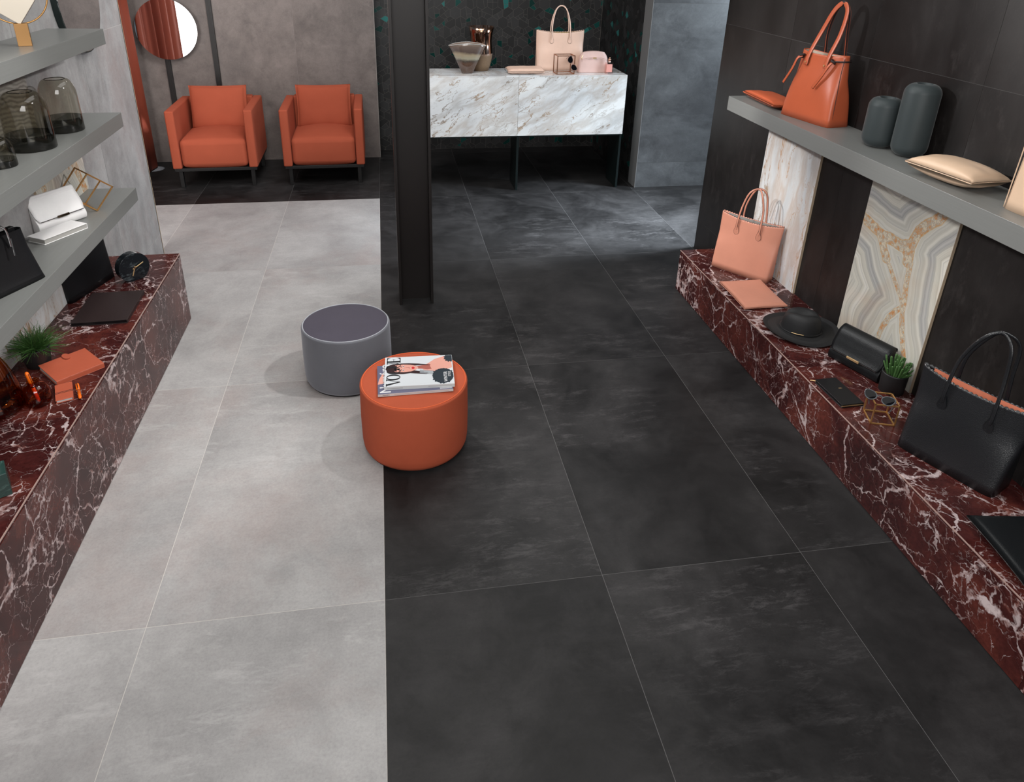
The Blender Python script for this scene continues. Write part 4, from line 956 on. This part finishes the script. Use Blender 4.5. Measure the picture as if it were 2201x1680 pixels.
# --- left bench things
ck = root('table_clock', 'round black marble table clock with gold hands on the left bench', 'clock', (-1.300, 1.875, .4362), math.radians(43))
R_ = .082; z0c = R_*.90; prof = []
for i in range(65):
    t = 2*PI*i/64; x, z = R_*math.cos(t), z0c+R_*math.sin(t); prof.append((x, max(0, z)))
V = [(x, -.024, z) for x, z in prof[:-1]]+[(x, .024, z) for x, z in prof[:-1]]; n = 64
link('clock_body', mk(V, [tuple(range(n)), tuple(reversed(range(n, 2*n)))]+[(i, n+i, n+(i+1) % n, (i+1) % n) for i in range(n)]), BLKM, ck, bev=.002)
def hand(a, l, w, y):
    d = Vector((math.cos(a), 0, math.sin(a))); c0 = Vector((0, y, z0c)); return sweep([c0-d*l*.22, c0+d*l], w*1.35, .0020)
link('minute_hand', hand(math.radians(22), .052, .0035, -.0270), GOLD, ck); link('hour_hand', hand(math.radians(248), .045, .0042, -.0255), GOLD, ck)
link('hub', disc_y(.005, -.030, -.0242, 16), plain('rose_gold', (.8, .5, .35), .2, 1), ck).location = (0, 0, z0c)

bk = root('portfolio_bag', 'slim upright black leather bag leaning behind the clock on the left bench', 'bag', (-1.490, 1.775, .4364), math.radians(72))
link('body', shell(.335, .385, .055, .020, .300, 9, 3.5, 0, 0, 0, .08, 96, 10), L_BK, bk, smooth=True)
link('handle_bar', sweep([Vector((.085, -.012, .222)), Vector((.150, -.010, .234))], .010, .004), CHROME, bk, label='silver bar')
link('stamp', boxes((.03, .055, -.0300, -.0296, .03, .032), (.034, .05, -.0300, -.0296, .026, .0275)), plain('embossed', (.06, .06, .06), .4), bk)
fo = folded('document_folder', 'flat dark brown leather folder lying on the left bench', 'folder', (-1.318, 1.528, .4364), (0, 0, math.radians(2)), .250, .320, .020, L_BR, L_BK)
# potted grass
pg = root('potted_plant', 'bushy green grass in a black pot on the left bench', 'plant', (-1.447, 1.040, .4364))
link('pot', lathe([(.044, 0), (.047, .003), (.058, .085), (.0585, .088), (.054, .088), (.053, .075)], 48, cap1=False), POTM, pg, smooth=True)
link('soil', lathe([(.053, .072), (.053, .076)], 32), SOIL, pg)
rg = random.Random(9); V, Fc = [], []
for i in range(620):
    a = rg.uniform(0, 2*PI); e = rg.uniform(.05, 1.45); l = rg.uniform(.055, .10); x0_, y0_ = .030*rg.random()*math.cos(a), .030*rg.random()*math.sin(a)
    d = Vector((math.cos(a)*math.cos(e), math.sin(a)*math.cos(e), math.sin(e))); st0 = Vector((x0_, y0_, .078))+d*rg.uniform(0, .035)
    sd = d.cross(Vector((rg.uniform(-1, 1), rg.uniform(-1, 1), .3))).normalized(); bend = Vector((rg.uniform(-.03, .03), rg.uniform(-.03, .03), -.012))
    for q in range(4):
        t = q/3; c_ = st0+d*l*t+bend*t*t; w_ = .0017*(1-t*.75); V += [c_-sd*w_, c_+sd*w_]
        if q: b = len(V)-4; Fc.append((b, b+1, b+3, b+2))
link('grass_blades', mk(V, Fc), LEAF, pg)['kind'] = 'stuff'
# amber bottles
bo = root('glass_bottle', 'large amber glass bottle at the far left of the left bench', 'bottle', (-1.462, .715, .4364))
link('body', lathe([(.001, .004), (.080, .0), (.092, .010), (.094, .03), (.086, .10), (.066, .18), (.045, .235), (.034, .265), (.034, .30), (.040, .306)], 64, cap1=False), AMBER, bo, smooth=True)
link('liquid_base', lathe([(.001, .006), (.078, .006), (.088, .02), (.086, .05), (.001, .05)], 48), AMBER, bo, smooth=True, label='darker thick base')
bs = root('glass_bottle', 'small amber glass ink bottle holding an orange pen', 'bottle', (-1.330, .742, .4364))
link('body', lathe([(.001, .004), (.040, .0), (.046, .008), (.047, .03), (.045, .065), (.036, .082), (.022, .090), (.020, .100), (.023, .106)], 48, cap1=False), AMBER, bs, smooth=True)
def pen(label, a, b, col):
    A, B = Vector(a), Vector(b); c_ = (A+B)/2; d = (B-A); L_ = d.length; r = root('pen', label, 'pen', tuple(c_), rot=d.to_track_quat('Z', 'Y').to_euler())
    link('barrel', lathe([(.0035, -L_/2), (.0062, -L_/2+.008), (.0065, 0)], 20), col, r, smooth=True); link('cap', lathe([(.0070, .0), (.0072, L_/2-.006), (.004, L_/2)], 20), col, r, smooth=True)
    link('ring', lathe([(.0074, -.001), (.0074, .003)], 20), CHROME, r); link('clip', boxes((-.0012, .0012, .0072, .0088, .006, L_/2-.008)), CHROME, r); return r
OPEN = plain('orange_lacquer', srgb(235, 105, 20), .2)
pen('orange pen leaning in the small amber bottle', (-1.322, .732, .449), (-1.348, .748, .578), OPEN)
og = folded('organizer', 'terracotta leather organizer with a tab closure on the left bench', 'organizer', (-1.295, .985, .4364), (0, 0, math.radians(-48)), .185, .190, .024, L_NB, PAGES)
link('tab', lathe([(.018, .0262), (.018, .0285)], 24, 1.5, .8), L_NB, og).location = (-.074, .01, 0)
nb = folded('notebook', 'small orange leather notebook tied with a cord on the left bench', 'notebook', (-1.256, .795, .4364), (0, 0, math.radians(22)), .062, .125, .014, L_NB, PAGES)
link('cord', boxes((-.0325, .0325, -.012, -.0108, .0141, .0152), (-.0325, .0325, -.004, -.0028, .0141, .0152)), EDGE, nb)
pen('orange pen lying beside the small notebook', (-1.178, .745, .4435), (-1.228, .852, .4435), OPEN)
be = root('bookend', 'green marble bookend at the near left end of the bench', 'bookend', (-1.262, .232, .4364), math.radians(28))
box('base_block', -.09, .045, -.045, .035, 0, .088, GREENM, be, bev=.002); box('upright_slab', -.10, .030, .036, .066, 0, .145, GREENM, be, bev=.002)

# --- lowest left shelf things
(p, a) = place((-1.520, 1.492), (-1.382, 1.712), .070)
flap_clutch('clutch_bag', 'white leather flap clutch with a dark metal bar on the lowest left shelf', (p[0]-.006, p[1]-.011, .8634), a, .248, .070, .155, L_WH, EDGE, plain('dark_bar', (.10, .075, .05), .25, 1), .10)
folded('wallet', 'white folded leather wallet in front of the white clutch', 'wallet', (-1.440, 1.475, .8634), (0, 0, math.radians(60)), .225, .105, .026, L_WH, plain('grey_leaves', (.35, .34, .32), .6))
hb = root('handbag', 'black leather handbag with silver ring handles on the lowest left shelf', 'bag', (-1.442, .905, .8634), math.radians(64))
link('body', shell(.315, .290, .145, .045, .210, 9, 4, .0, 0, 0, .0, 96, 12, .0), L_BK, hb, smooth=True)
link('top_zip', boxes((-.112, .112, -.018, .018, .203, .2065)), L_BK, hb, bev=.001)
for s_ in (-1, 1):
    pts = [(-.062, s_*.040, .165), (-.060, s_*.042, .20), (-.05, s_*.045, .245), (0, s_*.048, .275), (.05, s_*.045, .245), (.060, s_*.042, .20), (.062, s_*.040, .165)]
    link('handle', sweep(smooth_path(pts, 8), .009, .009, Vector((0, 1, 0)), 8), CHROME if s_ < 0 else L_BK, hb, smooth=True, label='silver tube handle' if s_ < 0 else None)
for q in (-1, 1):
    link('handle_tab', sweep([Vector((q*.062, -.052, .20)), Vector((q*.050, -.066, .135))], .007, .006), CHROME, hb, label='silver bar')
link('side_tab', boxes((.09, .118, -.012, .012, .203, .225)), L_BK, hb, bev=.004)

# --- middle shelf smoked vases
def cloche(label, x, y, r, h, op):
    o = root('glass_vase', label, 'vase', (x, y, 1.2854), group='smoked glass vases on the middle shelf'); hs = h-r*.95
    up_ = [(r*.985, h*.27), (r*.96, hs)]+[(op+(r*.96-op)*math.cos(PI/2*i/9), hs+(h-hs)*math.sin(PI/2*i/9)) for i in range(1, 10)]+[(op-.003, h-.002)]
    link('upper_glass', lathe(up_, 64, cap0=False, cap1=False), SMOKE, o, smooth=True)
    link('lower_glass', lathe([(.001, .003), (r*.97, 0), (r, .004), (r*.985, h*.27)], 64, cap1=False), SMOKE_D, o, smooth=True, label='darker smoked base')
    link('rim', sweep([Vector((op*math.cos(2*PI*i/48), op*math.sin(2*PI*i/48), h)) for i in range(48)], .003, .003, Vector((0, 0, 1)), 6, True), SMOKE_D, o, smooth=True)
    return o
cloche('large smoked glass vase in the middle of the three', -1.440, 1.440, .094, .242, .045)
cloche('smoked glass vase nearest the wall end on the middle left shelf', -1.424, 1.755, .082, .240, .042)
cloche('smallest smoked glass vase at the left photo edge', -1.442, 1.165, .055, .112, .026)

# --- top shelf: brass ring mirror, round dark-rimmed mirror
rm = root('ring_ornament', 'brass ring stand with a tilted square mirror on the uppermost left shelf', 'mirror', (-1.392, 1.487, 1.7084), math.radians(20))
box('stand_block', -.025, .025, -.020, .020, 0, .090, BRASSD, rm, bev=.001)
link('ring', sweep([Vector((.115*math.cos(2*PI*i/96), 0, .202+.115*math.sin(2*PI*i/96))) for i in range(96)], .0065, .0065, Vector((0, 1, 0)), 8, True), BRASS, rm, smooth=True)
link('ring', sweep([Vector((-.085, .10*math.cos(2*PI*i/96), .205+.10*math.sin(2*PI*i/96))) for i in range(96)], .0065, .0065, Vector((1, 0, 0)), 8, True), BRASS, rm, smooth=True)
sq = link('square_plate', boxes((-.086, .086, -.006, .006, -.086, .086)), plain('cream_plate', (.74, .66, .55), .2, spec=.6), rm, bev=.002); sq.location = (-.018, -.008, .205); sq.rotation_euler = (0, math.radians(37), 0)
o = link('plate_rim', boxes((-.088, .088, -.002, .008, -.088, .088)), plain('taupe_rim', (.16, .12, .10), .5), rm, bev=.002); o.location = (-.018, .002, .205); o.rotation_euler = (0, math.radians(37), 0)
wm = root('round_mirror', 'round mirror with a thick dark green rim on the left wall above the shelf', 'mirror', (-1.556, 2.515, 1.825))
def disc_x(r, x0, x1, n=96): me = lathe([(r, x0), (r, x1)], n); me.transform(Matrix.Rotation(PI/2, 4, 'Y')); return me
link('rim', disc_x(.287, 0, .030), plain('bottle_green_rim', (.004, .012, .011), .25), wm); link('mirror_glass', disc_x(.280, .0301, .0325), MIR, wm)
